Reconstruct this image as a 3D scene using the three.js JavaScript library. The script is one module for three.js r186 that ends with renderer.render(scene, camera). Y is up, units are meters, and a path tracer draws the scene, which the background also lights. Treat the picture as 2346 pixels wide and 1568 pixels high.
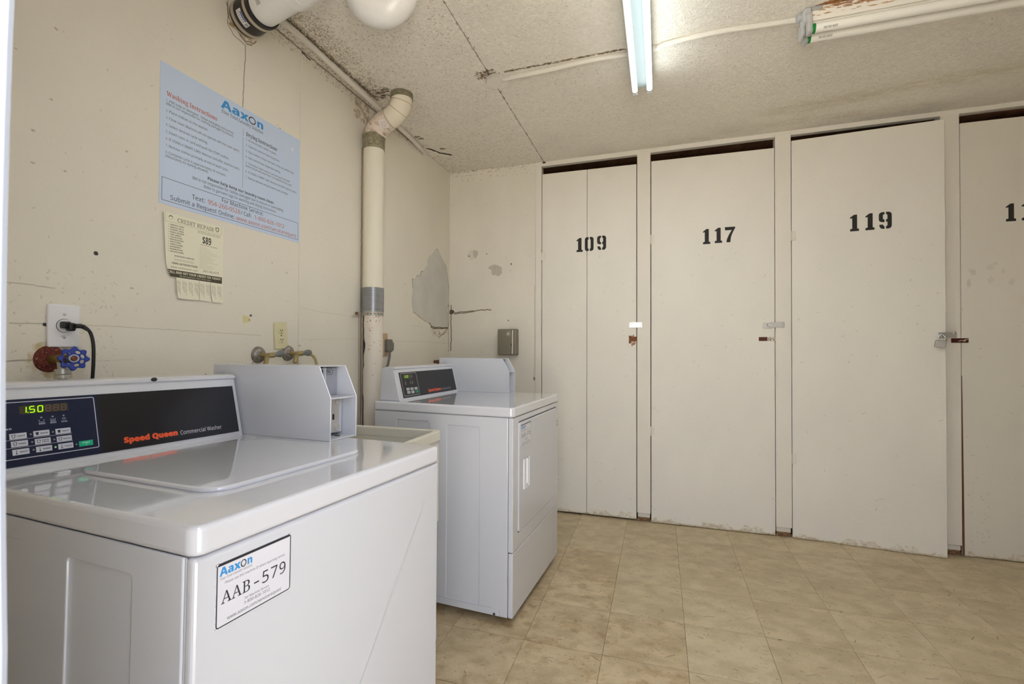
import * as THREE from 'three';
import { RoundedBoxGeometry } from 'three/addons/geometries/RoundedBoxGeometry.js';
import { mergeGeometries } from 'three/addons/utils/BufferGeometryUtils.js';
import { RectAreaLightUniformsLib } from 'three/addons/lights/RectAreaLightUniformsLib.js';

// ------------------------------------------------------------------ camera, sky, exposure
const DEG = Math.PI / 180;
const scene = new THREE.Scene();
const camera = new THREE.PerspectiveCamera(71.71, 2346 / 1568, 0.01, 60);
camera.position.set(0, 1.155, 0);
camera.rotation.order = 'YXZ';
camera.rotation.set(0.638 * DEG, 17.307 * DEG, 0.168 * DEG);
camera.focus = 1.5;
camera.userData.fStop = 14;
scene.add(camera);

const SKY = new THREE.Color().setRGB(0.83, 0.91, 1.05);      // bright overcast daylight behind the camera
const SKY_STRENGTH = 5.4;
scene.background = SKY.clone().multiplyScalar(SKY_STRENGTH);
const SUN = 66;                    // sunlight on the walk outside; it stands over the building and does not enter the room
const sun = new THREE.DirectionalLight(new THREE.Color().setRGB(1, 0.96, 0.88), SUN);
sun.position.set(7.5, 10, -1.2); sun.target.position.set(0, 0, 0.3); sun.castShadow = true;
Object.assign(sun.shadow.camera, { left: -9, right: 9, top: 9, bottom: -9, near: 0.5, far: 30 }); sun.shadow.mapSize.set(2048, 2048);
scene.add(sun, sun.target);
const TUBE_COLOR = new THREE.Color().setRGB(0.9, 0.985, 1.0);
const TUBE_LIGHT = 78;            // area light of the lit tube
const TUBE_SIDE = 0.14;
const TUBE_GLOW = 2.6, TUBE_GLOW_DIM = 0.62;

RectAreaLightUniformsLib.init();
const renderer = new THREE.WebGLRenderer({ antialias: true });
renderer.toneMapping = THREE.LinearToneMapping;
renderer.toneMappingExposure = 1.17;
renderer.shadowMap.enabled = true;

// ------------------------------------------------------------------ helpers
function rng(seed) { let a = seed >>> 0; return () => { a = (a + 0x6d2b79f5) | 0; let t = Math.imul(a ^ (a >>> 15), 1 | a); t = (t + Math.imul(t ^ (t >>> 7), 61 | t)) ^ t; return ((t ^ (t >>> 14)) >>> 0) / 4294967296; }; }
const P = new Uint16Array(512); { const r = rng(7); const p = [...Array(256).keys()]; for (let i = 255; i > 0; i--) { const j = (r() * (i + 1)) | 0; [p[i], p[j]] = [p[j], p[i]]; } for (let i = 0; i < 512; i++) P[i] = p[i & 255]; }
function vnoise(x, y) { const xi = Math.floor(x), yi = Math.floor(y), fx = x - xi, fy = y - yi, u = fx * fx * (3 - 2 * fx), v = fy * fy * (3 - 2 * fy); const h = (a, b) => P[(P[a & 255] + b) & 255] / 255; const a = h(xi, yi), b = h(xi + 1, yi), c = h(xi, yi + 1), d = h(xi + 1, yi + 1); return a + (b - a) * u + (c - a) * v + (a - b - c + d) * u * v; }
function fbm(x, y, n = 4) { let s = 0, a = 0.5, t = 0; for (let i = 0; i < n; i++) { s += a * vnoise(x, y); t += a; a *= 0.5; x = x * 2.03 + 17.1; y = y * 2.03 + 5.7; } return s / t; }
const clamp = (x, a = 0, b = 1) => Math.min(b, Math.max(a, x));
const sstep = (a, b, x) => { const t = clamp((x - a) / (b - a)); return t * t * (3 - 2 * t); };

function canvasOf(w, h) { const c = document.createElement('canvas'); c.width = w; c.height = h; return [c, c.getContext('2d')]; }
function shade(ctx, w, h, f) {                         // fills the canvas from f(x, y) -> [r, g, b] of 0..255
  const im = ctx.createImageData(w, h), d = im.data;
  for (let y = 0, i = 0; y < h; y++) for (let x = 0; x < w; x++, i += 4) { const c = f(x, y); d[i] = c[0]; d[i + 1] = c[1]; d[i + 2] = c[2]; d[i + 3] = 255; }
  ctx.putImageData(im, 0, 0);
}
function tex(c, srgb = true, repeat) { const t = new THREE.CanvasTexture(c); if (srgb) t.colorSpace = THREE.SRGBColorSpace; t.magFilter = THREE.LinearFilter; if (repeat) { t.wrapS = t.wrapT = THREE.RepeatWrapping; } t.anisotropy = 8; return t; }
function std(o) { return new THREE.MeshStandardMaterial(o); }
const srgb = (r, g, b) => new THREE.Color().setRGB(r / 255, g / 255, b / 255, THREE.SRGBColorSpace);

const counts = {};
function numbered(n) { const k = counts[n] || 0; counts[n] = k + 1; return k ? `${n}_${String(k).padStart(3, '0')}` : n; }
function tag(o, label, category, group, kind) { o.userData.label = label; if (category) o.userData.category = category; if (group) o.userData.group = group; if (kind) o.userData.kind = kind; return o; }
function mesh(name, geo, mat, parent = scene, label) { const m = new THREE.Mesh(Array.isArray(geo) ? join(geo) : geo, mat); m.name = parent === scene ? numbered(name) : name; m.castShadow = m.receiveShadow = true; if (label) m.userData.label = label; parent.add(m); return m; }
function thing(name, label, category, pos = [0, 0, 0], ry = 0, group) { const g = new THREE.Group(); g.name = numbered(name); g.position.set(...pos); g.rotation.y = ry; scene.add(g); return tag(g, label, category, group); }
function structure(name, label) { const g = new THREE.Group(); g.name = name; scene.add(g); return tag(g, label, null, null, 'structure'); }
function join(list) { return mergeGeometries(list.map((g) => { const q = g.index ? g.toNonIndexed() : g; for (const k of Object.keys(q.attributes)) if (!['position', 'normal', 'uv'].includes(k)) q.deleteAttribute(k); return q; })); }
const box = (w, h, d, x = 0, y = 0, z = 0) => new THREE.BoxGeometry(w, h, d).translate(x, y, z);
const rbox = (w, h, d, r, x = 0, y = 0, z = 0, s = 3) => new RoundedBoxGeometry(w, h, d, s, r).translate(x, y, z);
const cyl = (r1, r2, h, n = 24, open = false) => new THREE.CylinderGeometry(r1, r2, h, n, 1, open);
const vec = (a) => new THREE.Vector3(...a);
function tube(pts, r, n = 40, rad = 12) { return new THREE.TubeGeometry(new THREE.CatmullRomCurve3(pts.map(vec), false, 'catmullrom', 0.5), n, r, rad, false); }
function rod(a, b, r, n = 16) { const A = vec(a), B = vec(b), g = cyl(r, r, A.distanceTo(B), n); g.applyQuaternion(new THREE.Quaternion().setFromUnitVectors(new THREE.Vector3(0, 1, 0), B.clone().sub(A).normalize())); const m = A.add(B).multiplyScalar(0.5); return g.translate(m.x, m.y, m.z); }
function rrect(x0, y0, x1, y1, r, S = THREE.Shape) { const s = new S(); s.moveTo(x0 + r, y0); s.lineTo(x1 - r, y0); s.absarc(x1 - r, y0 + r, r, -Math.PI / 2, 0); s.lineTo(x1, y1 - r); s.absarc(x1 - r, y1 - r, r, 0, Math.PI / 2); s.lineTo(x0 + r, y1); s.absarc(x0 + r, y1 - r, r, Math.PI / 2, Math.PI); s.lineTo(x0, y0 + r); s.absarc(x0 + r, y0 + r, r, Math.PI, 1.5 * Math.PI); return s; }
function ext(shape, depth, bevel = 0, seg = 2, curve = 8) { return new THREE.ExtrudeGeometry(shape, { depth, bevelEnabled: bevel > 0, bevelThickness: bevel, bevelSize: bevel, bevelOffset: -bevel, bevelSegments: seg, curveSegments: curve }); }
const poly = (pts) => new THREE.Shape(pts.map((p) => new THREE.Vector2(...p)));
function mapUV(g, f) { const p = g.attributes.position, uv = new Float32Array(p.count * 2); for (let i = 0; i < p.count; i++) { const q = f(p.getX(i), p.getY(i), p.getZ(i)); uv[2 * i] = q[0]; uv[2 * i + 1] = q[1]; } g.setAttribute('uv', new THREE.BufferAttribute(uv, 2)); return g; }
// x, y of a shape become (-z, y) on a plane facing +x
const faceX = (g) => g.rotateY(Math.PI / 2);

function fit(ctx, text, x, y, w, size, font = 'sans-serif', weight = '', color) { ctx.save(); if (color) ctx.fillStyle = color; ctx.font = `${weight} ${size}px ${font}`; const m = ctx.measureText(text).width; ctx.translate(x, y); if (w) ctx.scale(w / m, 1); ctx.fillText(text, 0, 0); ctx.restore(); }
function line(ctx, pts, w, color, wob = 0, r) { ctx.strokeStyle = color; ctx.lineWidth = w; ctx.lineJoin = ctx.lineCap = 'round'; ctx.beginPath(); pts.forEach((p, i) => { if (!i) return ctx.moveTo(...p); const a = pts[i - 1], n = wob ? Math.max(2, Math.hypot(p[0] - a[0], p[1] - a[1]) / 7 | 0) : 1; for (let k = 1; k <= n; k++) ctx.lineTo(a[0] + (p[0] - a[0]) * k / n + (k < n && r ? (r() - 0.5) * wob : 0), a[1] + (p[1] - a[1]) * k / n + (k < n && r ? (r() - 0.5) * wob : 0)); }); ctx.stroke(); }
function blob(ctx, x, y, rx, ry, color, r, rough = 0.35) { ctx.fillStyle = color; ctx.beginPath(); const n = 14; for (let i = 0; i <= n; i++) { const a = i / n * 2 * Math.PI, k = 1 + (r() - 0.5) * rough * 2; ctx.lineTo(x + Math.cos(a) * rx * k, y + Math.sin(a) * ry * k); } ctx.fill(); }
function strokes(ctx, n, r, place, len, wid, colors, angle) { for (let i = 0; i < n; i++) { const p = place(); if (!p) continue; const a = angle ? angle() : r() * Math.PI, l = len[0] + (len[1] - len[0]) * r() ** 2, w = wid[0] + (wid[1] - wid[0]) * r(); ctx.strokeStyle = colors[(r() * colors.length) | 0]; ctx.lineWidth = w; ctx.lineCap = 'round'; ctx.beginPath(); ctx.moveTo(p[0], p[1]); ctx.lineTo(p[0] + Math.cos(a) * l * 0.5 + (r() - 0.5) * w, p[1] + Math.sin(a) * l * 0.5 + (r() - 0.5) * w); ctx.lineTo(p[0] + Math.cos(a) * l, p[1] + Math.sin(a) * l); ctx.stroke(); } }

// ------------------------------------------------------------------ paint textures
function paintCanvas(w, h, base, amount, fx, fy, seed) { const [c, ctx] = canvasOf(w, h); shade(ctx, w, h, (x, y) => { const n = (fbm(x * fx + seed, y * fy, 4) - 0.5) * amount + ((P[(x * 7 + P[y & 255]) & 255] / 255) - 0.5) * 3; return [base[0] + n, base[1] + n, base[2] + n * 0.9]; }); return [c, ctx]; }
const bumpFine = (() => { const [c, ctx] = canvasOf(512, 512); const N = 512; shade(ctx, N, N, (x, y) => { let s = 0; for (const [f, a] of [[16, 0.45], [48, 0.35], [128, 0.2]]) { const u = x / N * f, v = y / N * f; const q = (i, j) => vnoise(((u + i * f)), (v + j * f)); const wx = x / N, wy = y / N; s += a * ((q(0, 0) * (1 - wx) + q(-1, 0) * wx) * (1 - wy) + (q(0, -1) * (1 - wx) + q(-1, -1) * wx) * wy); } const g = s * 255; return [g, g, g]; }); return c; })();
function fineBump(rep) { const t = tex(bumpFine, false, true); t.repeat.set(rep[0], rep[1]); return t; }

// stippled ceiling relief: short rounded ridges
const ceilBump = (() => { const N = 1024, [c, ctx] = canvasOf(N, N), r = rng(31); ctx.fillStyle = '#606060'; ctx.fillRect(0, 0, N, N); for (let i = 0; i < 5200; i++) { const x = r() * N, y = r() * N, l = 5 + r() * 16, w = 4 + r() * 7, a = r() * 6.28, b = a + (r() - 0.5) * 2, g = 110 + r() * 130 | 0; for (const dx of [-N, 0, N]) for (const dy of [-N, 0, N]) { const X = x + dx, Y = y + dy; if (X < -40 || X > N + 40 || Y < -40 || Y > N + 40) continue; for (const [ww, gg] of [[w, g * 0.72], [w * 0.55, g]]) { ctx.strokeStyle = `rgb(${gg | 0},${gg | 0},${gg | 0})`; ctx.lineWidth = ww; ctx.lineCap = 'round'; ctx.beginPath(); ctx.moveTo(X, Y); ctx.lineTo(X + Math.cos(a) * l, Y + Math.sin(a) * l); ctx.lineTo(X + Math.cos(a) * l + Math.cos(b) * l * 0.6, Y + Math.sin(a) * l + Math.sin(b) * l * 0.6); ctx.stroke(); } } } return c; })();

const XL = -1.519, XR = 2.9, ZB = -3.28, ZF = -0.12, HC = 2.477;

// ------------------------------------------------------------------ ceiling
const ceilY = (x) => (x < -0.787 ? HC : HC + (x + 0.787) * 0.0105);
{
  const W = 2048, H = 1466, k = W / (XR - XL), r = rng(101);
  const X = (x) => (x - XL) * k, Y = (z) => (z - ZB) * k;
  const [c, ctx] = canvasOf(W, H);
  shade(ctx, W, H, (px, py) => {
    const x = XL + px / k, z = ZB + py / k; const n = (fbm(x * 3, z * 3, 4) - 0.5) * 14 + (fbm(x * 70, z * 70, 2) - 0.5) * 12;
    // damp yellow-brown stains with a blotchy grain near the storage doors
    const gr = fbm(x * 14 + 3, z * 40, 4), d1 = Math.exp(-(((z + 2.93 + 0.05 * Math.sin(x * 3)) / 0.075) ** 2)) * sstep(0.45, 0.7, x) * (1 - sstep(1.35, 2.3, x));
    const d2 = Math.exp(-(((z + 3.15) / 0.045) ** 2)) * sstep(0.2, 0.55, x) * (1 - sstep(1.0, 1.9, x)) * 0.8;
    const s = (d1 + d2) * (0.35 + 0.65 * sstep(0.3, 0.7, gr)) * 0.6;
    return [237 + n - 34 * s, 230 + n - 38 * s, 218 + n * 0.95 - 50 * s];
  });
  const dens = (x, z) => { const cl = sstep(0.3, 0.72, fbm(x * 2.3 + 9, z * 2.3 + 4, 3)); if (x < -0.787) return 0.24 + 0.5 * cl; if (x < -0.1) return (0.06 + 0.26 * cl) * (0.5 + 0.5 * sstep(-0.1, -0.5, x)); return 0.012 + 0.03 * (x < 0.5 ? 1 : 0.4) * cl; };
  strokes(ctx, 62000, r, () => { const x = XL + r() ** 1.7 * (XR - XL), z = ZB + r() * (ZF - ZB); return r() < dens(x, z) ? [X(x), Y(z)] : null; }, [0.8, 3.4], [0.8, 1.6], ['rgba(124,110,86,.5)', 'rgba(146,130,104,.5)', 'rgba(110,96,74,.45)', 'rgba(160,146,120,.55)']);
  // dark mould along the pipe run on the left
  const mould = (x0, z0, x1, z1, wid, n, cols, pw = 2) => strokes(ctx, n, r, () => { const t = r(), o = r() ** pw * wid; return [X(x0 + (x1 - x0) * t + o), Y(z0 + (z1 - z0) * t + (r() - 0.5) * 0.02)]; }, [0.4, 2.2], [0.8, 1.7], cols);
  const brown = ['rgba(122,98,58,.42)', 'rgba(140,116,74,.4)', 'rgba(100,80,48,.4)', 'rgba(130,108,72,.38)'], black = ['rgba(62,48,32,.5)', 'rgba(80,64,42,.5)', 'rgba(52,42,30,.5)'];
  mould(-1.432, -1.36, -1.446, -2.2, 0.11, 1700, brown, 2.6); mould(-1.436, -1.5, -1.45, -2.17, 0.02, 900, black, 1.5); mould(-1.44, -1.98, -1.45, -2.2, 0.09, 420, black, 2.2); mould(-1.44, -1.5, -1.44, -1.88, 0.14, 1000, brown, 1.4); mould(-1.5, -1.4, -1.505, -2.8, 0.03, 700, brown, 1);
  for (let i = 0; i < 26; i++) blob(ctx, X(-1.43 + r() * 0.1), Y(-2.1 - r() * 0.08), 3 + r() * 5, 2 + r() * 4, 'rgba(58,44,28,.35)', r);
  // torn paper where the ceiling meets the left wall
  line(ctx, [[X(-1.475), Y(-2.83)], [X(-1.45), Y(-2.87)], [X(-1.43), Y(-2.915)], [X(-1.37), Y(-2.97)]], 9, 'rgba(38,30,22,.9)', 6, r);
  line(ctx, [[X(-1.49), Y(-2.84)], [X(-1.45), Y(-2.91)], [X(-1.41), Y(-2.985)]], 11, 'rgba(240,232,216,.95)', 5, r);
  for (const [x, z] of [[-1.455, -2.65], [-1.44, -2.68], [-1.38, -2.86]]) blob(ctx, X(x), Y(z), 9, 6, 'rgba(70,54,36,.55)', r);
  // grime along the seam and round the junction box, under the surface conduit
  strokes(ctx, 120, r, () => [X(-0.787 + (r() - 0.5) * 0.012), Y(ZB + r() * 3.1)], [3, 9], [1, 2.2], ['rgba(88,70,48,.55)', 'rgba(110,92,66,.5)'], () => Math.PI / 2 + (r() - 0.5) * 0.9);
  strokes(ctx, 120, r, () => [X(-0.8 + (r() - 0.5) * 0.1), Y(-2.14 + (r() - 0.5) * 0.06)], [3, 11], [1.2, 2.6], ['rgba(104,76,46,.55)', 'rgba(84,64,42,.55)']);
  strokes(ctx, 260, r, () => { const t = r(); return [X(-0.72 + t * 0.57), Y(-2.15 + (r()) * 0.012)]; }, [3, 9], [1, 2.2], ['rgba(106,86,60,.6)', 'rgba(88,70,48,.5)'], () => (r() - 0.5) * 0.6);
  // rust bled on to the ceiling beside the unlit fixture
  for (let i = 0; i < 430; i++) { const t = r(); blob(ctx, X(0.605 + t * 0.62), Y(-2.1 + (r() - 0.5) * 0.012), 4 + r() * 9, 2 + r() * 3.5, ['rgba(142,82,30,.55)', 'rgba(166,108,52,.5)', 'rgba(112,62,24,.5)', 'rgba(214,200,172,.4)'][(r() * 4) | 0], r); }
  const map = tex(c), bump = tex(ceilBump, false, true); bump.repeat.set((XR - XL) / 0.5, (ZF - ZB) / 0.5);
  const mat = std({ map, roughness: 0.93, bumpMap: bump, bumpScale: 0.0027 });
  const g = structure('ceiling', 'stippled cream ceiling with dirt specks and one long seam');
  const slab = (x0, x1) => { const s = new THREE.BoxGeometry(x1 - x0, 0.012, ZF - ZB + 0.0, 1, 1, 1).translate((x0 + x1) / 2, 0.006, (ZB + ZF) / 2); const p = s.attributes.position; for (let i = 0; i < p.count; i++) p.setY(i, p.getY(i) + (x0 < -0.787 ? HC : ceilY(Math.max(-0.787, p.getX(i))))); s.computeVertexNormals(); return mapUV(s, (x, y, z) => [(x - XL) / (XR - XL), 1 - (z - ZB) / (ZF - ZB)]); };
  mesh('ceiling_panel', slab(XL, -0.789), mat, g); mesh('ceiling_panel', slab(-0.785, XR), mat, g);
  mesh('ceiling_deck', box(XR - XL + 0.3, 0.08, ZF - ZB + 0.5, (XL + XR) / 2, HC + 0.1, (ZB + ZF) / 2), std({ color: srgb(120, 104, 80), roughness: 0.9 }), g);
}

// ------------------------------------------------------------------ floor of single vinyl tiles
{
  const sheet = (seed, A, B, blotch) => { const N = 2048, T = 512, r = rng(seed), [c, ctx] = canvasOf(N, N);
    shade(ctx, N, N, (px, py) => { const tx = (px / T) | 0, ty = (py / T) | 0, s = (tx * 5 + ty * 11 + seed) * 7.3, x = px / T, y = py / T; const n = fbm(x * 5 + s, y * 7 + s, 5), m = fbm(x * 1.9 + s * 2, y * 2.3 + s, 3), v = fbm(x * 9 + s, y * 9 - s, 4); let t = (0.24 + 0.62 * sstep(0.25, 0.75, n * 0.68 + m * 0.32)); const bl = blotch * sstep(0.52, 0.68, v) * sstep(0.4, 0.6, m); const g = (fbm(x * 60, y * 110, 2) - 0.5) * 12 + ((tx * 3 + ty * 7) % 5 - 2) * 1.6; return [A[0] + (B[0] - A[0]) * t - 26 * bl + g, A[1] + (B[1] - A[1]) * t - 30 * bl + g, A[2] + (B[2] - A[2]) * t - 34 * bl + g]; });
    const any = () => [r() * N, r() * N], near = () => (r() - 0.5) * 0.9;
    strokes(ctx, 520, r, any, [8, 40], [2, 6], ['rgba(202,188,156,.45)', 'rgba(208,196,168,.4)'], near);
    strokes(ctx, 1300, r, any, [2, 11], [2, 5], ['rgba(122,98,68,.45)', 'rgba(130,96,74,.4)', 'rgba(110,92,64,.4)']);
    for (let i = 0; i < 420; i++) blob(ctx, r() * N, r() * N, 3 + r() * 9, 2 + r() * 5, ['rgba(118,96,66,.35)', 'rgba(128,98,74,.35)', 'rgba(214,200,172,.35)'][(r() * 3) | 0], r, 0.5);
    strokes(ctx, 150, r, any, [6, 28], [3, 6.5], ['rgba(104,82,54,.5)', 'rgba(114,90,60,.5)', 'rgba(92,72,48,.5)', 'rgba(128,88,64,.45)'], () => (r() - 0.5) * 1.5);
    strokes(ctx, 46, r, any, [30, 80], [2.4, 5.4], ['rgba(84,66,42,.55)', 'rgba(66,52,36,.5)'], () => (r() - 0.5) * 2.6);
    strokes(ctx, 40, r, any, [60, 190], [1, 2], ['rgba(206,192,164,.4)'], () => (r() - 0.5) * 3);
    return tex(c); };
  const t1 = sheet(3, [166, 144, 111], [216, 195, 161], 0.6), t2 = sheet(8, [178, 160, 128], [214, 196, 163], 0.2);
  const rough = fineBump([2, 2]);
  const tints = [[1, 1, 1], [0.985, 0.985, 0.98], [1.012, 1.01, 1.0], [0.99, 0.985, 0.975]];
  const mats = [t1, t2].map((m) => tints.map((t) => std({ map: m, color: new THREE.Color().setRGB(...t), roughness: 0.5, bumpMap: rough, bumpScale: 0.0006 })));
  const S = 0.3048, X0 = 0.0985, Z0 = -2.118, G = 0.0006, C = 0.001, TH = 0.003, r = rng(55);
  const geos = [];
  for (let v = 0; v < 16; v++) {                      // chamfered tile, one for each of the 16 patterns on a sheet
    const ps = [], ix = [];
    for (const [c, y] of [[0, -TH], [0, -C * 0.8], [C, 0]]) { const h = S / 2 - G - c, k = S / 2 - 2.2 * G - c; ps.push(-h, y, -k, h, y, -k, h, y, k, -h, y, k); }
    for (let l = 0; l < 2; l++) for (let i = 0; i < 4; i++) { const j = (i + 1) % 4, p = l * 4; ix.push(p + i, p + i + 4, p + j, p + j, p + i + 4, p + j + 4); }
    ix.push(8, 10, 9, 8, 11, 10);
    const g0 = new THREE.BufferGeometry(); g0.setAttribute('position', new THREE.Float32BufferAttribute(ps, 3)); g0.setIndex(ix); const g = g0.toNonIndexed(); g.computeVertexNormals();
    const U = v % 4, V = (v / 4) | 0; mapUV(g, (x, y, z) => [(U + 0.5 + x / S * 0.99) / 4, (V + 0.5 - z / S * 0.99) / 4]); geos.push(g);
  }
  const g = structure('floor', 'beige streaked vinyl tile floor');
  const sub = std({ color: srgb(104, 86, 62), roughness: 0.95 });
  mesh('subfloor', box(XR - XL + 0.2, 0.1, ZF - ZB + 1.4, (XL + XR) / 2, -TH - 0.05, (ZB + ZF) / 2 - 0.6), sub, g);
  for (let i = -7; i < 11; i++) for (let j = -5; j < 8; j++) {
    const x = X0 + (i + 0.5) * S, z = Z0 + (j + 0.5) * S; if (x < XL - 0.14 || x > XR + 0.14 || z < ZB - 0.16 || z > ZF + 0.14) continue;
    const worn = x < 0.15 && z > -2.75 + (x > -0.3 ? 0.6 : 0) ? 0 : 1;
    const m = mesh('floor_tile', geos[(r() * 16) | 0], mats[worn][(r() * 4) | 0], g); m.position.set(x, (r() - 0.5) * 0.0003, z); m.rotation.y = r() < 0.5 ? 0 : Math.PI;
  }
}

// ------------------------------------------------------------------ left wall
{
  const LW = 3.3, LH = 2.52, W = 2048, H = 1564, kx = W / LW, ky = H / LH, r = rng(77);
  const X = (u) => u * kx, Y = (y) => (LH - y) * ky, pt = (p) => [X(p[0]), Y(p[1])];
  const [c, ctx] = paintCanvas(W, H, [230, 222, 207], 10, 0.006, 0.004, 3);
  const L = (pts, w, col, wob = 2.5) => line(ctx, pts.map(pt), w, col, wob, r);
  // scratches, dents, specks
  strokes(ctx, 520, r, () => [X(0.6 + r() * 2.6), Y(0.75 + r() ** 1.4 * 1.7)], [1, 6], [0.5, 1.4], ['rgba(160,146,120,.5)', 'rgba(176,162,138,.55)', 'rgba(132,116,92,.4)']);
  strokes(ctx, 170, r, () => [X(0.7 + r() * 0.28), Y(1.05 + r() * 0.32)], [1, 7], [0.6, 1.4], ['rgba(134,120,96,.4)', 'rgba(168,154,128,.45)']);
  // long hairline cracks of the board joints
  L([[0.73, 1.309], [0.772, 1.31], [0.83, 1.307]], 1.36, 'rgba(90,78,58,0.33)', 1.2); L([[0.74, 1.211], [0.812, 1.212]], 1.53, 'rgba(84,72,52,0.36)', 1.2); L([[0.89, 1.214], [1.148, 1.209], [1.508, 1.199]], 1.02, 'rgba(128,114,88,0.36)', 1.2); L([[0.735, 1.117], [0.79, 1.119]], 1.70, 'rgba(66,54,38,0.48)', 1.2); L([[0.893, 1.113], [1.026, 1.114]], 0.85, 'rgba(150,136,110,0.30)', 1.2);
  L([[1.73, 1.33], [1.847, 1.318], [2.195, 1.312]], 0.94, 'rgba(160,140,110,0.36)', 1.2); L([[1.722, 1.186], [2.174, 1.198]], 0.94, 'rgba(160,144,114,0.30)', 1.2); L([[2.449, 1.188], [2.811, 1.192], [3.267, 1.183]], 1.19, 'rgba(170,150,112,0.39)', 1.2); L([[2.72, 1.292], [2.86, 1.29]], 1.27, 'rgba(140,124,94,0.30)', 1.2);
  L([[1.34, 2.43], [1.343, 2.385], [1.341, 2.346], [1.365, 2.32], [1.42, 2.312], [1.42, 2.273], [1.414, 2.183], [1.41, 2.082], [1.412, 1.9]], 1.5, 'rgba(70,58,42,.8)', 1.4);
  L([[1.335, 2.42], [1.346, 2.37], [1.367, 2.352], [1.392, 2.34], [1.423, 2.33], [1.454, 2.34], [1.47, 2.36]], 2.4, 'rgba(110,84,50,.8)', 4);
  L([[1.395, 2.335], [1.425, 2.322], [1.45, 2.332]], 3, 'rgba(90,70,50,.6)', 4);
  for (let i = 0; i < 70; i++) blob(ctx, X(1.345 + r() * 0.1), Y(2.345 + r() * 0.06), 2 + r() * 5, 2 + r() * 4, ['rgba(150,104,48,.35)', 'rgba(120,96,60,.35)', 'rgba(208,190,156,.5)'][(r() * 3) | 0], r);
  // grime under the conduit
  strokes(ctx, 520, r, () => { const t = r(); return [X(1.45 + t * 1.4), Y(2.476 - r() ** 2 * 0.045)]; }, [2, 7], [0.8, 2], ['rgba(104,84,56,.5)', 'rgba(128,108,76,.45)', 'rgba(80,62,42,.45)']);
  L([[1.45, 2.474], [2.3, 2.474], [2.8, 2.47]], 3, 'rgba(84,66,46,.7)', 3); L([[1.72, 2.466], [1.77, 2.462]], 4, 'rgba(40,32,24,.85)', 2);
  for (let i = 0; i < 90; i++) blob(ctx, X(2.1 + r() * 0.13), Y(2.36 + r() * 0.11), 3 + r() * 5, 3 + r() * 6, ['rgba(150,128,90,.2)', 'rgba(122,100,68,.22)'][(r() * 2) | 0], r);
  // broken edge below the patch, and the drips at the corner
  L([[2.724, 1.384], [2.83, 1.35], [2.9, 1.33], [2.945, 1.322], [2.99, 1.294]], 3, 'rgba(120,100,74,.75)', 5); L([[2.98, 1.292], [3.06, 1.287], [3.15, 1.292], [3.25, 1.296]], 5, 'rgba(84,66,46,.85)', 4); L([[3.245, 1.29], [3.19, 1.262], [3.14, 1.24], [3.107, 1.222]], 4, 'rgba(104,84,60,.8)', 6); L([[3.0, 1.285], [3.03, 1.25], [3.1, 1.23]], 2.2, 'rgba(130,110,84,.7)', 5);
  for (let i = 0; i < 30; i++) blob(ctx, X(2.98 + r() * 0.25), Y(1.235 + r() * 0.05), 4 + r() * 8, 2 + r() * 4, ['rgba(206,190,160,.6)', 'rgba(120,104,80,.4)'][(r() * 2) | 0], r);
  L([[3.262, 1.5], [3.266, 1.36], [3.262, 1.29], [3.268, 1.2], [3.266, 1.12]], 3.4, 'rgba(96,74,50,.8)', 3);
  // old drips beside the drain pipe, yellow tape square, dark holes
  L([[2.168, 2.22], [2.166, 1.3], [2.168, 0.4]], 4, 'rgba(112,84,58,.7)', 2); L([[2.15, 1.33], [2.152, 0.9], [2.15, 0.4]], 3, 'rgba(132,88,58,.6)', 2);
  ctx.fillStyle = 'rgba(216,204,146,.9)'; ctx.beginPath(); [[1.417, 1.276], [1.45, 1.27], [1.452, 1.25], [1.44, 1.248], [1.428, 1.247], [1.42, 1.243]].forEach((p) => ctx.lineTo(...pt(p))); ctx.fill();
  blob(ctx, X(1.456), Y(1.276), 4, 2.4, 'rgba(60,52,42,.9)', r); blob(ctx, X(1.45), Y(1.258), 3, 2, 'rgba(120,106,80,.8)', r);
  for (const [u, y, s] of [[0.849, 1.623, 2.4], [1.001, 1.737, 2.6], [0.78, 1.703, 3.4], [0.781, 1.62, 3], [0.825, 1.992, 3], [0.817, 1.8, 2.6], [0.745, 1.89, 2], [1.596, 2.07, 3.5], [1.583, 2.078, 2.4], [2.62, 1.55, 4], [1.02, 1.33, 3], [1.72, 1.16, 4], [1.72, 1.13, 4], [1.56, 1.5, 2.6], [1.64, 1.47, 3]]) blob(ctx, X(u), Y(y), s * 0.95, s * 0.55, 'rgba(120,106,84,.42)', r);
  blob(ctx, X(0.924), Y(1.417), 3.6, 3.6, 'rgba(34,30,28,.95)', r, 0.05);
  L([[0.809, 1.2105], [0.815, 1.209]], 5, 'rgba(40,32,24,.95)', 1);
  blob(ctx, X(1.266), Y(1.055), 2.6, 2.2, 'rgba(92,46,34,.95)', r, 0.1);
  for (let i = 0; i < 34; i++) { const a = r() * 6.28; blob(ctx, X(0.822 + Math.cos(a) * 0.042), Y(1.12 + Math.sin(a) * 0.04), 3 + r() * 4, 3 + r() * 5, ['rgba(190,170,112,.25)', 'rgba(166,140,84,.25)'][(r() * 2) | 0], r); }
  const map = tex(c), mat = std({ map, roughness: 0.62, bumpMap: fineBump([9, 7]), bumpScale: 0.0009 });
  const g = structure('wall_left', 'cream painted board wall with hairline cracks behind the machines');
  const panel = (z0, z1) => mapUV(rbox(0.012, HC + 0.03, z0 - z1, 0.0012, XL - 0.006, (HC + 0.03) / 2, (z0 + z1) / 2, 1), (x, y, z) => [-z / LW, y / LH]);
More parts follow.
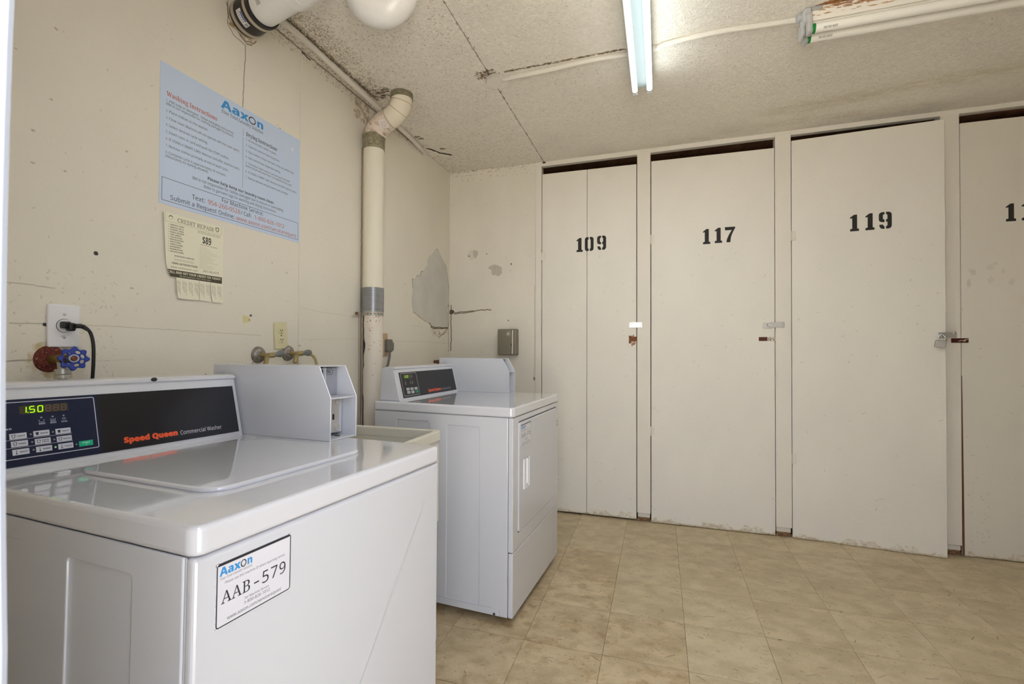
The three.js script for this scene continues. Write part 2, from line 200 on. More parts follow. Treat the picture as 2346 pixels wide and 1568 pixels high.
  mesh('wall_panel', panel(0.0, -1.7105), mat, g); mesh('wall_panel', panel(-1.7125, -3.282), mat, g);
  mesh('wall_studs', box(0.1, HC + 0.2, 3.5, XL - 0.064, HC / 2, -1.6), std({ color: srgb(92, 74, 52), roughness: 0.9 }), g);
  // ragged plaster patch beside the corner
  const pp = [[3.054, 1.858], [3.091, 1.849], [3.14, 1.808], [3.215, 1.76], [3.245, 1.68], [3.268, 1.56], [3.262, 1.49], [3.24, 1.435], [3.248, 1.365], [3.255, 1.302], [3.18, 1.298], [3.107, 1.301], [3.04, 1.295], [2.987, 1.3], [2.95, 1.322], [2.909, 1.326], [2.87, 1.347], [2.826, 1.35], [2.78, 1.372], [2.724, 1.384], [2.71, 1.42], [2.705, 1.454], [2.722, 1.531], [2.715, 1.592], [2.76, 1.6], [2.775, 1.622], [2.807, 1.625], [2.83, 1.655], [2.86, 1.665], [2.888, 1.69], [2.925, 1.72], [2.922, 1.749], [2.95, 1.79], [2.973, 1.794], [3.0, 1.815]];
  const [pc, pctx] = paintCanvas(512, 512, [206, 201, 192], 16, 0.012, 0.012, 9); strokes(pctx, 120, r, () => [r() * 512, r() * 512], [6, 40], [1, 3], ['rgba(220,216,206,.4)', 'rgba(180,172,160,.35)']);
  const patch = faceX(ext(poly(pp), 0.0016, 0.0008, 1)).translate(XL - 0.0012, 0, 0);
  mesh('plaster_patch', mapUV(patch, (x, y, z) => [(-z - 2.7) / 0.58, (y - 1.29) / 0.58]), std({ map: tex(pc), roughness: 0.85, bumpMap: fineBump([4, 4]), bumpScale: 0.0012 }), g, 'grey ragged plaster patch');
  const edge = (pts, rad) => { const rr = rng(5); const q = []; pts.forEach((p, i) => { q.push([XL - 0.0006, p[1], -p[0]]); if (i < pts.length - 1) { const n = pts[i + 1]; q.push([XL - 0.0006, (p[1] + n[1]) / 2 + (rr() - 0.5) * 0.008, -(p[0] + n[0]) / 2 + (rr() - 0.5) * 0.008]); } }); return tube(q, rad, 90, 5); };
  mesh('cracked_edge', join([edge(pp.slice(0, 10), 0.0022), edge(pp.slice(9, 15), 0.003), edge(pp.slice(22, 29), 0.0018)]), std({ color: srgb(96, 82, 62), roughness: 1 }), g, 'dark crack along the patch edge');
}

// ------------------------------------------------------------------ back wall strip beside the storage doors
{
  const W = 512, H = 1664, x0 = XL, x1 = -0.8, k = W / (x1 - x0), r = rng(202), X = (x) => (x - x0) * k, Y = (y) => (HC + 0.03 - y) * (H / (HC + 0.03));
  const [c, ctx] = paintCanvas(W, H, [231, 223, 209], 10, 0.01, 0.006, 21);
  strokes(ctx, 90, r, () => [r() * W, Y(0.9 + r() * 1.5)], [1, 8], [0.7, 1.8], ['rgba(150,136,110,.5)', 'rgba(120,106,84,.4)']);
  blob(ctx, X(-1.142), Y(1.72), 30, 26, 'rgba(190,180,162,.85)', r, 0.2); blob(ctx, X(-1.168), Y(1.745), 26, 12, 'rgba(190,180,162,.8)', r, 0.2); blob(ctx, X(-1.335), Y(1.845), 26, 26, 'rgba(214,208,196,.75)', r, 0.2); blob(ctx, X(-1.31), Y(1.85), 14, 20, 'rgba(192,182,164,.8)', r, 0.2);
  for (const [x, y, s] of [[-1.36, 1.836, 4], [-1.22, 1.845, 3], [-1.03, 1.76, 4.5], [-1.3, 1.05, 3], [-1.05, 1.35, 3.2]]) blob(ctx, X(x), Y(y), s, s, 'rgba(80,70,56,.8)', r);
  line(ctx, [[X(-1.515), Y(1.41)], [X(-1.4), Y(1.42)], [X(-1.3), Y(1.428)], [X(-1.184), Y(1.431)]], 5, 'rgba(110,90,64,.75)', 4, r); line(ctx, [[X(-1.48), Y(1.405)], [X(-1.32), Y(1.419)]], 4, 'rgba(84,66,46,.7)', 4, r);
  blob(ctx, X(-1.5), Y(1.42), 12, 12, 'rgba(60,46,32,.85)', r);
  line(ctx, [[X(-1.505), Y(1.47)], [X(-1.507), Y(1.34)], [X(-1.503), Y(1.25)], [X(-1.507), Y(1.13)]], 6, 'rgba(116,92,64,.7)', 4, r);
  strokes(ctx, 160, r, () => [r() * W, Y(2.477 - r() ** 3 * 0.08)], [3, 14], [1, 2.4], ['rgba(130,110,80,.55)', 'rgba(104,86,60,.5)'], () => (r() - 0.5));
  line(ctx, [[X(-0.855), Y(1.6)], [X(-0.853), Y(1.2)], [X(-0.856), Y(0.95)]], 2, 'rgba(150,130,100,.6)', 2, r); blob(ctx, X(-0.855), Y(0.93), 5, 9, 'rgba(110,90,64,.7)', r);
  const g = structure('wall_back', 'cream painted wall strip between the corner and the storage doors');
  mesh('wall_panel', mapUV(rbox(x1 - x0 + 0.02, HC + 0.03, 0.02, 0.001, (x0 + x1) / 2 - 0.01, (HC + 0.03) / 2, ZB - 0.01, 1), (x, y) => [(x - x0) / (x1 - x0), y / (HC + 0.03)]), std({ map: tex(c), roughness: 0.62, bumpMap: fineBump([3, 8]), bumpScale: 0.0009 }), g);
  mesh('wall_studs', box(x1 - x0, HC + 0.2, 0.08, (x0 + x1) / 2 - 0.02, HC / 2, ZB - 0.062), std({ color: srgb(92, 74, 52), roughness: 0.9 }), g);
}

// ------------------------------------------------------------------ the rest of the room: right wall, front wall with the doorway, ground outside
const creamPaint = std({ color: srgb(226, 216, 198), roughness: 0.65, bumpMap: fineBump([8, 8]), bumpScale: 0.0008 });
const DX0 = -0.2665, DX1 = 0.48, DH = 2.2, ZO = 0.05;
{
  const gr = structure('wall_right', 'cream painted wall at the far right'); mesh('wall_panel', box(0.12, HC + 0.2, 4.6, XR + 0.06, HC / 2 + 0.06, -2.1), creamPaint, gr);
  const gf = structure('wall_front', 'cream painted wall with the doorway');
  const d = ZO - ZF, zc = (ZO + ZF) / 2;
  mesh('wall_panel', box(DX0 - 0.03 - XL + 0.2, HC + 0.1, d, (XL - 0.2 + DX0 - 0.03) / 2, HC / 2 + 0.05, zc), creamPaint, gf);
  mesh('wall_panel', box(XR + 0.12 - DX1 - 0.03, HC + 0.1, d, (XR + 0.12 + DX1 + 0.03) / 2, HC / 2 + 0.05, zc), creamPaint, gf);
  mesh('wall_panel', box(DX1 - DX0 + 0.06, HC + 0.1 - DH - 0.03, d, (DX0 + DX1) / 2, (DH + 0.03 + HC + 0.1) / 2, zc), creamPaint, gf);
  const gd = structure('door_1', 'white painted door frame that the photograph looks through');
  const white = std({ color: srgb(162, 165, 174), roughness: 0.5 });
  // an old jamb, bowed a few millimetres at about half its height
  const bow = (y) => 0.0042 * Math.min(1, ((y - 1.185) / 0.155) ** 2);
  const s = new THREE.Shape(); s.moveTo(DX0 - 0.03, 0); for (let i = 0; i <= 60; i++) { const y = DH * i / 60; s.lineTo(DX0 + bow(y), y); } s.lineTo(DX0 - 0.03, DH);
  mesh('jamb', ext(s, d + 0.02 - 0.006, 0.003, 2).translate(0, 0, ZF - 0.007), white, gd);
  mesh('jamb', rbox(0.03, DH, d + 0.02, 0.003, DX1 + 0.015, DH / 2, zc), white, gd);
  mesh('head', rbox(DX1 - DX0 + 0.06, 0.03, d + 0.02, 0.003, (DX0 + DX1) / 2, DH + 0.015, zc), white, gd);
  const go = structure('ground', 'pale concrete walk outside the doorway'); mesh('paving', box(14, 0.1, 12, 0, -0.08, 6.05), std({ color: srgb(176, 172, 164), roughness: 0.9 }), go);
}

// ------------------------------------------------------------------ storage lockers: header, posts, doors
const wood = (() => { const r = rng(12), [c, ctx] = paintCanvas(256, 512, [112, 74, 46], 40, 0.05, 0.006, 4); strokes(ctx, 200, r, () => [r() * 256, r() * 512], [20, 90], [1, 2], ['rgba(70,44,26,.5)', 'rgba(140,98,62,.4)'], () => Math.PI / 2); return std({ map: tex(c, true, true), roughness: 0.85 }); })();
const rot = (() => { const r = rng(13), [c, ctx] = paintCanvas(256, 128, [122, 88, 60], 70, 0.05, 0.12, 4); for (let i = 0; i < 70; i++) blob(ctx, r() * 256, r() * 128, 5 + r() * 18, 3 + r() * 9, ['rgba(196,176,146,.7)', 'rgba(70,44,28,.6)', 'rgba(150,100,62,.5)'][(r() * 3) | 0], r); return std({ map: tex(c), roughness: 0.95 }); })();
const DZ = -3.27;                                       // plane of the door faces
const trimPaint = std({ color: srgb(233, 225, 212), roughness: 0.6, bumpMap: fineBump([2, 12]), bumpScale: 0.0008 });
{
  const head = structure('trim_1', 'cream painted header board over the storage doors');
  const y0 = (x) => 2.444 + (x + 0.8) * 0.0125;
  const hs = poly([[-0.845, y0(-0.845)], [XR, y0(XR)], [XR, ceilY(XR)], [-0.77, HC], [-0.776, HC - 0.012], [-0.795, HC - 0.012], [-0.798, HC], [-0.845, HC]]);
  mesh('header_board', ext(hs, 0.034, 0.002, 1).translate(0, 0, DZ - 0.035), trimPaint, head);
  const posts = [[-0.843, -0.801, 0.004], [-0.143, -0.057, 0.004], [0.682, 0.769, 0.004], [1.519, 1.607, 0.0], [2.36, 2.45, 0.004]];
  posts.forEach(([a, b, f], i) => {
    const g = structure(`trim_${i + 2}`, 'cream painted post between storage doors');
    const bottom = i ? 0.058 : 0.0, top = y0((a + b) / 2) + (i ? 0.014 : 0);
    mesh('post', rbox(b - a, top - bottom, 0.06, 0.0025, (a + b) / 2, (top + bottom) / 2, DZ - 0.03 + f), trimPaint, g);
    if (i) { const w = b - a - 0.008; mesh('post_base', rbox(w, 0.03, 0.05, 0.002, (a + b) / 2, 0.0425, DZ - 0.033), trimPaint, g); mesh('rotten_foot', rbox(w, 0.026, 0.048, 0.003, (a + b) / 2, 0.0145, DZ - 0.035), rot, g, 'rotten bare wood'); }
  });
}
{
  const g = structure('wall_lockers', 'bare timber bay that holds the storage lockers');
  mesh('bay_back', box(4.4, 2.75, 0.1, 1.03, 1.3, -4.47), wood, g); mesh('bay_roof', box(4.4, 0.1, 1.26, 1.03, 2.6, -3.9), wood, g); mesh('bay_side', box(0.1, 2.75, 1.2, -0.92, 1.3, -3.93), wood, g); mesh('bay_side', box(0.1, 2.75, 1.2, XR + 0.15, 1.3, -3.93), wood, g);
}
// stencil numerals, one unit high
const STENCIL = {
  1: () => [poly([[0, 0], [0.45, 0], [0.45, 0.13], [0.36, 0.16], [0.36, 1], [0.2, 1], [0, 0.84], [0, 0.77], [0.11, 0.79], [0.11, 0.16], [0, 0.13]])],
  0: () => { const a = new THREE.Shape(); a.moveTo(0.27, 1); a.lineTo(0.17, 1); a.quadraticCurveTo(0, 0.98, 0, 0.8); a.lineTo(0, 0.2); a.quadraticCurveTo(0, 0.02, 0.17, 0); a.lineTo(0.27, 0); a.lineTo(0.27, 0.16); a.quadraticCurveTo(0.21, 0.18, 0.21, 0.25); a.lineTo(0.21, 0.75); a.quadraticCurveTo(0.21, 0.82, 0.27, 0.84); const b = new THREE.Shape(); const f = (x) => 0.62 - x; b.moveTo(f(0.27), 0); b.lineTo(f(0.17), 0); b.quadraticCurveTo(f(0), 0.02, f(0), 0.2); b.lineTo(f(0), 0.8); b.quadraticCurveTo(f(0), 0.98, f(0.17), 1); b.lineTo(f(0.27), 1); b.lineTo(f(0.27), 0.84); b.quadraticCurveTo(f(0.21), 0.82, f(0.21), 0.75); b.lineTo(f(0.21), 0.25); b.quadraticCurveTo(f(0.21), 0.18, f(0.27), 0.16); return [a, b]; },
  9: () => { const a = new THREE.Shape(); a.moveTo(0.28, 1); a.lineTo(0.18, 1); a.quadraticCurveTo(0, 0.98, 0, 0.82); a.lineTo(0, 0.58); a.quadraticCurveTo(0, 0.42, 0.18, 0.4); a.lineTo(0.28, 0.4); a.lineTo(0.28, 0.55); a.quadraticCurveTo(0.2, 0.56, 0.2, 0.63); a.lineTo(0.2, 0.78); a.quadraticCurveTo(0.2, 0.85, 0.28, 0.87); const b = new THREE.Shape(); b.moveTo(0.35, 0); b.lineTo(0.46, 0); b.quadraticCurveTo(0.63, 0.02, 0.63, 0.22); b.lineTo(0.63, 0.8); b.quadraticCurveTo(0.63, 0.98, 0.46, 1); b.lineTo(0.35, 1); b.lineTo(0.35, 0.87); b.quadraticCurveTo(0.42, 0.85, 0.42, 0.78); b.lineTo(0.42, 0.63); b.quadraticCurveTo(0.42, 0.56, 0.35, 0.55); b.lineTo(0.35, 0.4); b.lineTo(0.42, 0.42); b.lineTo(0.42, 0.24); b.quadraticCurveTo(0.42, 0.17, 0.35, 0.15); const d = new THREE.Shape(); d.moveTo(0.28, 0); d.lineTo(0.18, 0); d.quadraticCurveTo(0.03, 0.02, 0.02, 0.26); d.lineTo(0.21, 0.26); d.quadraticCurveTo(0.21, 0.17, 0.28, 0.15); return [a, b, d]; },
  7: () => { const a = new THREE.Shape(); a.moveTo(0, 1); a.lineTo(0.62, 1); a.lineTo(0.62, 0.9); a.bezierCurveTo(0.42, 0.55, 0.34, 0.3, 0.34, 0); a.lineTo(0.1, 0); a.bezierCurveTo(0.1, 0.22, 0.24, 0.5, 0.42, 0.79); a.lineTo(0.02, 0.79); return [a]; },
};
const inkBlack = std({ color: srgb(34, 31, 28), roughness: 0.7 });
function numeral(list, h) { return list.map(([d, x, y]) => join(STENCIL[d]().map((s) => new THREE.ShapeGeometry(s, 8).scale(h, h, 1).translate(x, y, 0)))); }

const steel = std({ color: srgb(205, 205, 205), metalness: 0.9, roughness: 0.32 }), galv = std({ color: srgb(196, 192, 184), metalness: 0.75, roughness: 0.45 }), dark = std({ color: srgb(26, 24, 24), roughness: 0.5 });
const rustMat = (() => { const r = rng(44), [c, ctx] = paintCanvas(256, 256, [126, 74, 40], 90, 0.04, 0.04, 8); for (let i = 0; i < 120; i++) blob(ctx, r() * 256, r() * 256, 2 + r() * 9, 2 + r() * 6, ['rgba(70,38,24,.6)', 'rgba(176,112,58,.5)', 'rgba(222,212,192,.65)'][(r() * 3) | 0], r); return std({ map: tex(c), roughness: 0.9, metalness: 0.1 }); })();
const rustDark = (() => { const r = rng(46), [c, ctx] = paintCanvas(256, 128, [74, 26, 18], 40, 0.05, 0.05, 8); line(ctx, [[110, 80], [150, 60], [175, 66], [215, 34], [245, 30]], 16, 'rgba(226,214,190,.95)', 4, r); line(ctx, [[188, 84], [206, 62]], 18, 'rgba(226,214,190,.9)', 4, r); return std({ map: tex(c), roughness: 0.75, metalness: 0.2 }); })();
const rustWhite = (() => { const r = rng(47), [c, ctx] = paintCanvas(256, 96, [92, 40, 24], 40, 0.05, 0.05, 8); ctx.fillStyle = 'rgba(222,214,200,.95)'; ctx.fillRect(108, 0, 148, 96); for (let i = 0; i < 26; i++) blob(ctx, 112 + r() * 140, r() * 96, 4 + r() * 9, 3 + r() * 8, ['rgba(60,42,34,.85)', 'rgba(96,58,40,.7)'][(r() * 2) | 0], r); return std({ map: tex(c), roughness: 0.7 }); })();

function doorMat(seed, W, H, o = {}) {
  const r = rng(seed), cw = 512, ch = 1792, k = ch / H, kx = cw / W, [c, ctx] = paintCanvas(cw, ch, o.base || [234, 227, 215], 8, 0.008, 0.004, seed);
  strokes(ctx, 60, r, () => [r() * cw, ch * (0.25 + r() * 0.75)], [2, 16], [0.8, 2], ['rgba(160,146,122,.45)', 'rgba(130,116,94,.4)', 'rgba(186,174,152,.6)']);
  for (let i = 0; i < 5; i++) blob(ctx, r() * cw, ch * (0.3 + r() * 0.6), 1 + r() * 1.5, 1 + r() * 2, 'rgba(130,116,96,.45)', r);
  // scuffed dirt with a ragged upper edge along the foot
  for (let i = 0, n = o.dirt || 420; i < n; i++) { const x = r() * cw, t = sstep(0.3, 0.75, fbm(x * 0.025 + seed, 1, 3)); blob(ctx, x, ch - r() ** 2 * 26 * (0.2 + t), 2 + r() * 6, 1.5 + r() * 5, ['rgba(192,172,132,.16)', 'rgba(176,150,108,.14)', 'rgba(150,122,84,.14)'][(r() * 3) | 0], r); }
  if (o.draw) o.draw(ctx, (x) => x * kx, (y) => ch - y * k, r);
  const map = tex(c);
  return [std({ map, roughness: 0.6, bumpMap: fineBump([3, 10]), bumpScale: 0.0009 }), (g, x0 = 0) => mapUV(g, (x, y) => [(x - x0) / W, y / H])];
}
const T = 0.019;
function locker(label, x, W, H, seed, swing, numerals, o = {}) {
  const t = thing('storage_locker', label, 'locker', [x, 0, DZ], 0, 'numbered storage lockers along the back wall');
  const d = new THREE.Group(); d.name = 'door'; d.rotation.y = -swing; d.position.set(0, o.lift ?? 0.006, 0); t.add(d);
  const [mat, uv] = doorMat(seed, W, H, o);
  const leaf = (a, b) => uv(rbox(b - a, H, T, 0.0022, (a + b) / 2, H / 2, -T / 2, 2));
  if (o.split) { mesh('board', leaf(0, o.split - 0.0012), mat, d); mesh('board', leaf(o.split + 0.0012, W), mat, d); } else mesh('board', leaf(0, W), mat, d);
  for (const n of numeral(numerals, 0.097)) mesh('stencil_numeral', n.translate(0, 0, 0.0006), inkBlack, d);
  for (const hy of o.hinges || []) mesh('hinge', join([rod([-0.003, hy - 0.03, 0.002], [-0.003, hy + 0.03, 0.002], 0.0048, 10), rbox(0.022, 0.06, 0.003, 0.001, 0.01, hy, 0.0012)]), trimPaint, d, 'hinge painted over in cream');
  // the dark compartment behind the door
  const D = 1.0, c = [box(0.01, 2.42, D, -0.03, 1.21, -T - 0.04 - D / 2), box(0.01, 2.42, D, W + 0.03, 1.21, -T - 0.04 - D / 2), box(W + 0.07, 2.46, 0.01, W / 2, 1.23, -T - 0.045 - D), box(W + 0.07, 0.01, D, W / 2, 2.485, -T - 0.04 - D / 2)];
  mesh('compartment', c, wood, t, 'bare brown inside of the locker');
  return [t, d];
}
const flatHasp = (x, y) => [rbox(0.088, 0.038, 0.004, 0.0018, x + 0.044, y, 0.003), rbox(0.012, 0.038, 0.007, 0.002, x + 0.08, y, 0.0045)];
{
  const [, d1] = locker('leftmost storage locker, two-board cream door stencilled 109', -0.796, 0.6485, 2.376, 1, 0, [['1', 0.245, 1.806], ['0', 0.303, 1.809], ['9', 0.387, 1.812]], { split: 0.318, hinges: [1.79, 0.42], lift: 0.012, draw: (ctx, X, Y, r) => { for (let i = 0; i < 26; i++) blob(ctx, X(0.6 + r() * 0.042), Y(1.16 + r() * 0.06), 2 + r() * 4, 3 + r() * 5, ['rgba(160,104,56,.6)', 'rgba(120,70,36,.6)', 'rgba(200,180,148,.6)'][(r() * 3) | 0], r); } });
  const h = mesh('hasp', [...flatHasp(0.6, 1.297), cyl(0.014, 0.014, 0.006, 20).rotateX(Math.PI / 2).translate(0.624, 1.297, 0.006)], std({ color: srgb(236, 236, 234), metalness: 0.35, roughness: 0.35 }), d1, 'bright plated swivel hasp'); h.position.y = -0.002;
  mesh('old_hasp', [rbox(0.082, 0.03, 0.003, 0.001, 0.642, 1.202, 0.0015), rbox(0.014, 0.05, 0.0045, 0.001, 0.607, 1.196, 0.002), rbox(0.006, 0.046, 0.004, 0.001, 0.628, 1.206, 0.002)], rustMat, d1, 'rusted remains of an old hasp');
  const [, d2] = locker('second storage locker from the left, cream door stencilled 117', -0.0525, 0.7315, 2.392, 2, 0, [['1', 0.32, 1.818], ['1', 0.39, 1.821], ['7', 0.449, 1.822]], { hinges: [1.87, 0.6], lift: 0.004, dirt: 700 });
  mesh('hasp', [rbox(0.075, 0.034, 0.004, 0.001, 0.745, 1.294, 0.006), rbox(0.05, 0.032, 0.004, 0.0019, 0.69, 1.29, 0.003), rbox(0.008, 0.036, 0.012, 0.002, 0.775, 1.294, 0.008)], galv, d2, 'zinc swivel hasp').add(Object.assign(new THREE.Mesh(join([cyl(0.0105, 0.0135, 0.016, 24).rotateX(Math.PI / 2).translate(0.699, 1.293, 0.011)]), steel), { name: 'turn_knob', castShadow: true, receiveShadow: true }));
  mesh('old_hasp', mapUV(join([rbox(0.112, 0.024, 0.003, 0.001, 0.698, 1.207, 0.002)]), (x, y) => [(x - 0.642) / 0.112, (y - 1.195) / 0.024]), rustWhite, d2, 'rusted strap hasp half covered in paint');
  const [, d3] = locker('third storage locker, cream door stencilled 119 standing slightly ajar', 0.7725, 0.7395, 2.426, 3, 5 * DEG, [['1', 0.299, 1.84], ['1', 0.374, 1.84], ['9', 0.438, 1.841]], { hinges: [1.84, 0.48], lift: 0.002, dirt: 520 });
  mesh('hasp', [rbox(0.062, 0.03, 0.004, 0.0015, 0.751, 1.228, 0.01), rbox(0.034, 0.032, 0.0045, 0.008, 0.719, 1.226, 0.004), cyl(0.011, 0.012, 0.012, 20).rotateX(Math.PI / 2).translate(0.722, 1.227, 0.012), cyl(0.005, 0.006, 0.012, 14).rotateX(Math.PI / 2).translate(0.772, 1.24, 0.013)], steel, d3, 'bright steel swivel hasp');
  const [, d4] = locker('rightmost storage locker, cut off by the photo edge, numeral begins 11', 1.61, 0.75, 2.416, 4, 0, [['1', 0.2, 1.847], ['1', 0.268, 1.848]], { lift: 0.004, base: [228, 220, 206], draw: (ctx, X, Y, r) => { for (let i = 0; i < 10; i++) blob(ctx, X(0.03 + r() * 0.2), Y(1.5 + r() * 0.12), 4 + r() * 7, 6 + r() * 10, 'rgba(190,180,162,.25)', r); strokes(ctx, 60, r, () => [X(0.02 + r() * 0.1), Y(0.08 + r() * 0.35)], [2, 12], [0.8, 1.8], ['rgba(160,146,120,.45)', 'rgba(132,116,92,.35)']); } });
  mesh('bare_edge', ext(poly([[-0.004, 0.002], [0.007, 0.002], [0.004, 0.5], [0.0005, 1.0], [-0.002, 1.0]]), 0.0012).translate(0, 0, 0), wood, d4, 'bare brown wood along the hinge edge');
  mesh('old_hasp', mapUV(join([rbox(0.078, 0.025, 0.004, 0.001, -0.01, 1.196, 0.004)]), (x, y) => [(x + 0.049) / 0.078, (y - 1.183) / 0.025]), rustDark, d4, 'dark rusted hasp smeared with paint');
  const pl = thing('padlock', 'small steel padlock hanging on the hasp of door 119', 'padlock', [1.476, 1.2, -3.182], -0.25);
  const sk = mesh('shackle', tube([[-0.012, 0, 0], [-0.012, 0.016, 0], [0, 0.027, 0], [0.012, 0.016, 0], [0.012, 0, 0]], 0.0032, 30, 10), steel, pl); sk.position.y = 0;
  mesh('body', [rbox(0.04, 0.034, 0.016, 0.003, 0, -0.018, 0), rbox(0.041, 0.003, 0.017, 0.001, 0, -0.012, 0), rbox(0.041, 0.003, 0.017, 0.001, 0, -0.022, 0)], std({ color: srgb(170, 166, 158), metalness: 0.85, roughness: 0.38 }), pl);
  pl.rotation.z = -0.18; pl.scale.setScalar(1.15);
}

// ------------------------------------------------------------------ appliances. Local frame: u back from the front, w to the right of the front, y from the top of the machine
const enamel = new THREE.MeshPhysicalMaterial({ color: srgb(209, 209, 214), roughness: 0.32, clearcoat: 0.6, clearcoatRoughness: 0.06 });
const enamelTop = new THREE.MeshPhysicalMaterial({ color: srgb(217, 216, 221), roughness: 0.1, ior: 1.6, clearcoat: 1, clearcoatRoughness: 0.03 });
const plastic = std({ color: srgb(238, 236, 238), roughness: 0.38 }), gap = std({ color: srgb(60, 58, 58), roughness: 0.8 });
const coinSteel = std({ color: srgb(196, 190, 182), roughness: 0.5, metalness: 0.25 }), coinGrey = std({ color: srgb(158, 158, 166), roughness: 0.5 });
const BLUE = '#3a8fd0';
function aaxon(ctx, x, y, w, h) {                       // the service firm's word mark, baseline y
  ctx.save(); ctx.translate(x, y); fit(ctx, 'Aax', 0, 0, w * 0.62, h * 1.36, 'sans-serif', '900', BLUE); ctx.lineWidth = h * 0.05; ctx.strokeStyle = BLUE; fit(ctx, 'n', w * 0.82, 0, w * 0.19, h * 1.3, 'sans-serif', '900', BLUE);
  ctx.strokeStyle = '#1c1c20'; ctx.lineWidth = h * 0.12; ctx.beginPath(); ctx.ellipse(w * 0.715, -h * 0.4, w * 0.078, h * 0.4, 0, 0, 7); ctx.stroke(); ctx.strokeStyle = '#9aa0aa'; ctx.lineWidth = h * 0.05; ctx.beginPath(); ctx.ellipse(w * 0.715, -h * 0.34, w * 0.045, h * 0.2, 0, 0.3, 2.8); ctx.stroke(); ctx.restore();
}
function sticker(id) { const [c, ctx] = canvasOf(820, 600); ctx.fillStyle = '#dad8de'; ctx.fillRect(0, 0, 820, 600); ctx.strokeStyle = '#2b2a30'; ctx.lineWidth = 11; ctx.beginPath(); ctx.roundRect(8, 14, 804, 572, 22); ctx.stroke(); ctx.lineWidth = 26; ctx.beginPath(); ctx.moveTo(20, 16); ctx.lineTo(800, 16); ctx.stroke();
  aaxon(ctx, 32, 122, 330, 78); fit(ctx, 'Your Total Laundry Solution', 34, 158, 325, 32, 'serif', 'italic', '#5a5a62'); fit(ctx, 'Please use this machine ID when reporting service', 82, 208, 660, 32, 'sans-serif', '', '#4c4c54'); fit(ctx, id.slice(0, 3), 50, 384, 300, 158, 'serif', '', '#232228'); fit(ctx, id.slice(3), 362, 384, 404, 166, 'monospace', '', '#232228'); ctx.save(); ctx.lineWidth = 3; ctx.restore(); fit(ctx, 'For Machine Service', 285, 448, 270, 32, 'sans-serif', '', '#4c4c54'); fit(ctx, '1-800-826-1012', 280, 494, 288, 42, 'sans-serif', '', '#34343a'); fit(ctx, 'www.aaxon.com/servicerequest', 112, 552, 590, 46, 'sans-serif', '', '#34343a'); return std({ map: tex(c), roughness: 0.42 }); }
const SEG = { 0: 'abcdef', 1: 'bc', 5: 'afgcd', 8: 'abcdefg' };
function sevenSeg(ctx, d, x, y, w, h, col, lw) { const s = { a: [[0, 0], [1, 0]], b: [[1, 0], [1, 0.5]], c: [[1, 0.5], [1, 1]], d: [[0, 1], [1, 1]], e: [[0, 0.5], [0, 1]], f: [[0, 0], [0, 0.5]], g: [[0, 0.5], [1, 0.5]] }; ctx.strokeStyle = col; ctx.lineWidth = lw; ctx.lineCap = 'butt'; for (const k of SEG[d]) { const [a, b] = s[k]; const sh = 0.06; ctx.beginPath(); const dx = (b[0] - a[0]) * sh, dy = (b[1] - a[1]) * sh; const X = (p) => x + p[0] * w + (1 - p[1]) * h * 0.08, Y = (p) => y + p[1] * h; ctx.moveTo(X(a) + dx * w, Y(a) + dy * h); ctx.lineTo(X(b) - dx * w, Y(b) - dy * h); ctx.stroke(); } }
function displayMat(n) { const W = n === 6 ? 512 : 256, [c, ctx] = canvasOf(W, 112), [e, ex] = canvasOf(W, 112); ctx.fillStyle = '#3d322c'; ctx.fillRect(0, 0, W, 112); ex.fillStyle = '#000'; ex.fillRect(0, 0, W, 112); const p = W / 6.1; for (let i = 0; i < 6; i++) { const x = 14 + i * p, lit = i < 3; if (!lit) sevenSeg(ctx, 8, x, 16, p * 0.58, 80, '#77665c', p * 0.1); else { sevenSeg(ctx, 8, x, 16, p * 0.58, 80, '#4c5228', p * 0.1); const d = [1, 5, 0][i]; sevenSeg(ctx, d, x, 16, p * 0.58, 80, '#a8e400', p * 0.14); sevenSeg(ex, d, x, 16, p * 0.58, 80, '#8cf000', p * 0.15); } } for (const k of [ctx, ex]) { k.fillStyle = '#8cf000'; k.fillRect(14 + p * 0.74, 90, p * 0.13, 10); } const m = std({ map: tex(c), emissiveMap: tex(e), emissive: new THREE.Color(1, 1, 1), emissiveIntensity: 0.75, roughness: 0.3 }); return m; }

function appliance(name, label, category, A) {
  const g = new THREE.Group(); g.name = numbered(name); tag(g, label, category, A.group); scene.add(g);
  const X = vec(A.f), Y = vec(A.y), Z = vec(A.w).negate(); g.quaternion.setFromRotationMatrix(new THREE.Matrix4().makeBasis(X, Y, Z));
  const o = vec(A.O).addScaledVector(X, -A.D / 2).addScaledVector(vec(A.w), A.W / 2).addScaledVector(Y, -A.H); g.position.copy(o);
  const L = (u, y, w) => [A.D / 2 - u, y + A.H, A.W / 2 - w];
  const rb = (u0, u1, y0, y1, w0, w1, r, s = 3) => rbox(u1 - u0, y1 - y0, w1 - w0, r, ...L((u0 + u1) / 2, (y0 + y1) / 2, (w0 + w1) / 2), s);
  // shape with x = -u (front to the right), y = y  -> plate at w, growing towards larger w
  const plate = (s, w0, t, b, seg = 1) => ext(s, t - 2 * b, b, seg).translate(A.D / 2, A.H, A.W / 2 - w0 - t + b);
  // shape with x = w, y = y  -> plate at depth u, growing back
  const front = (s, u0, t, b, seg = 2) => faceX(ext(s, t - 2 * b, b, seg)).translate(A.D / 2 - u0 - t + b, A.H, A.W / 2);
  const slab = (s, y0, t, b, seg = 3) => ext(s, t - 2 * b, b, seg).rotateX(Math.PI / 2).rotateY(0).translate(A.D / 2, A.H + y0 + t - b, A.W / 2); // shape x = -u, y = -w
  return { g, L, rb, plate, front, slab };
}
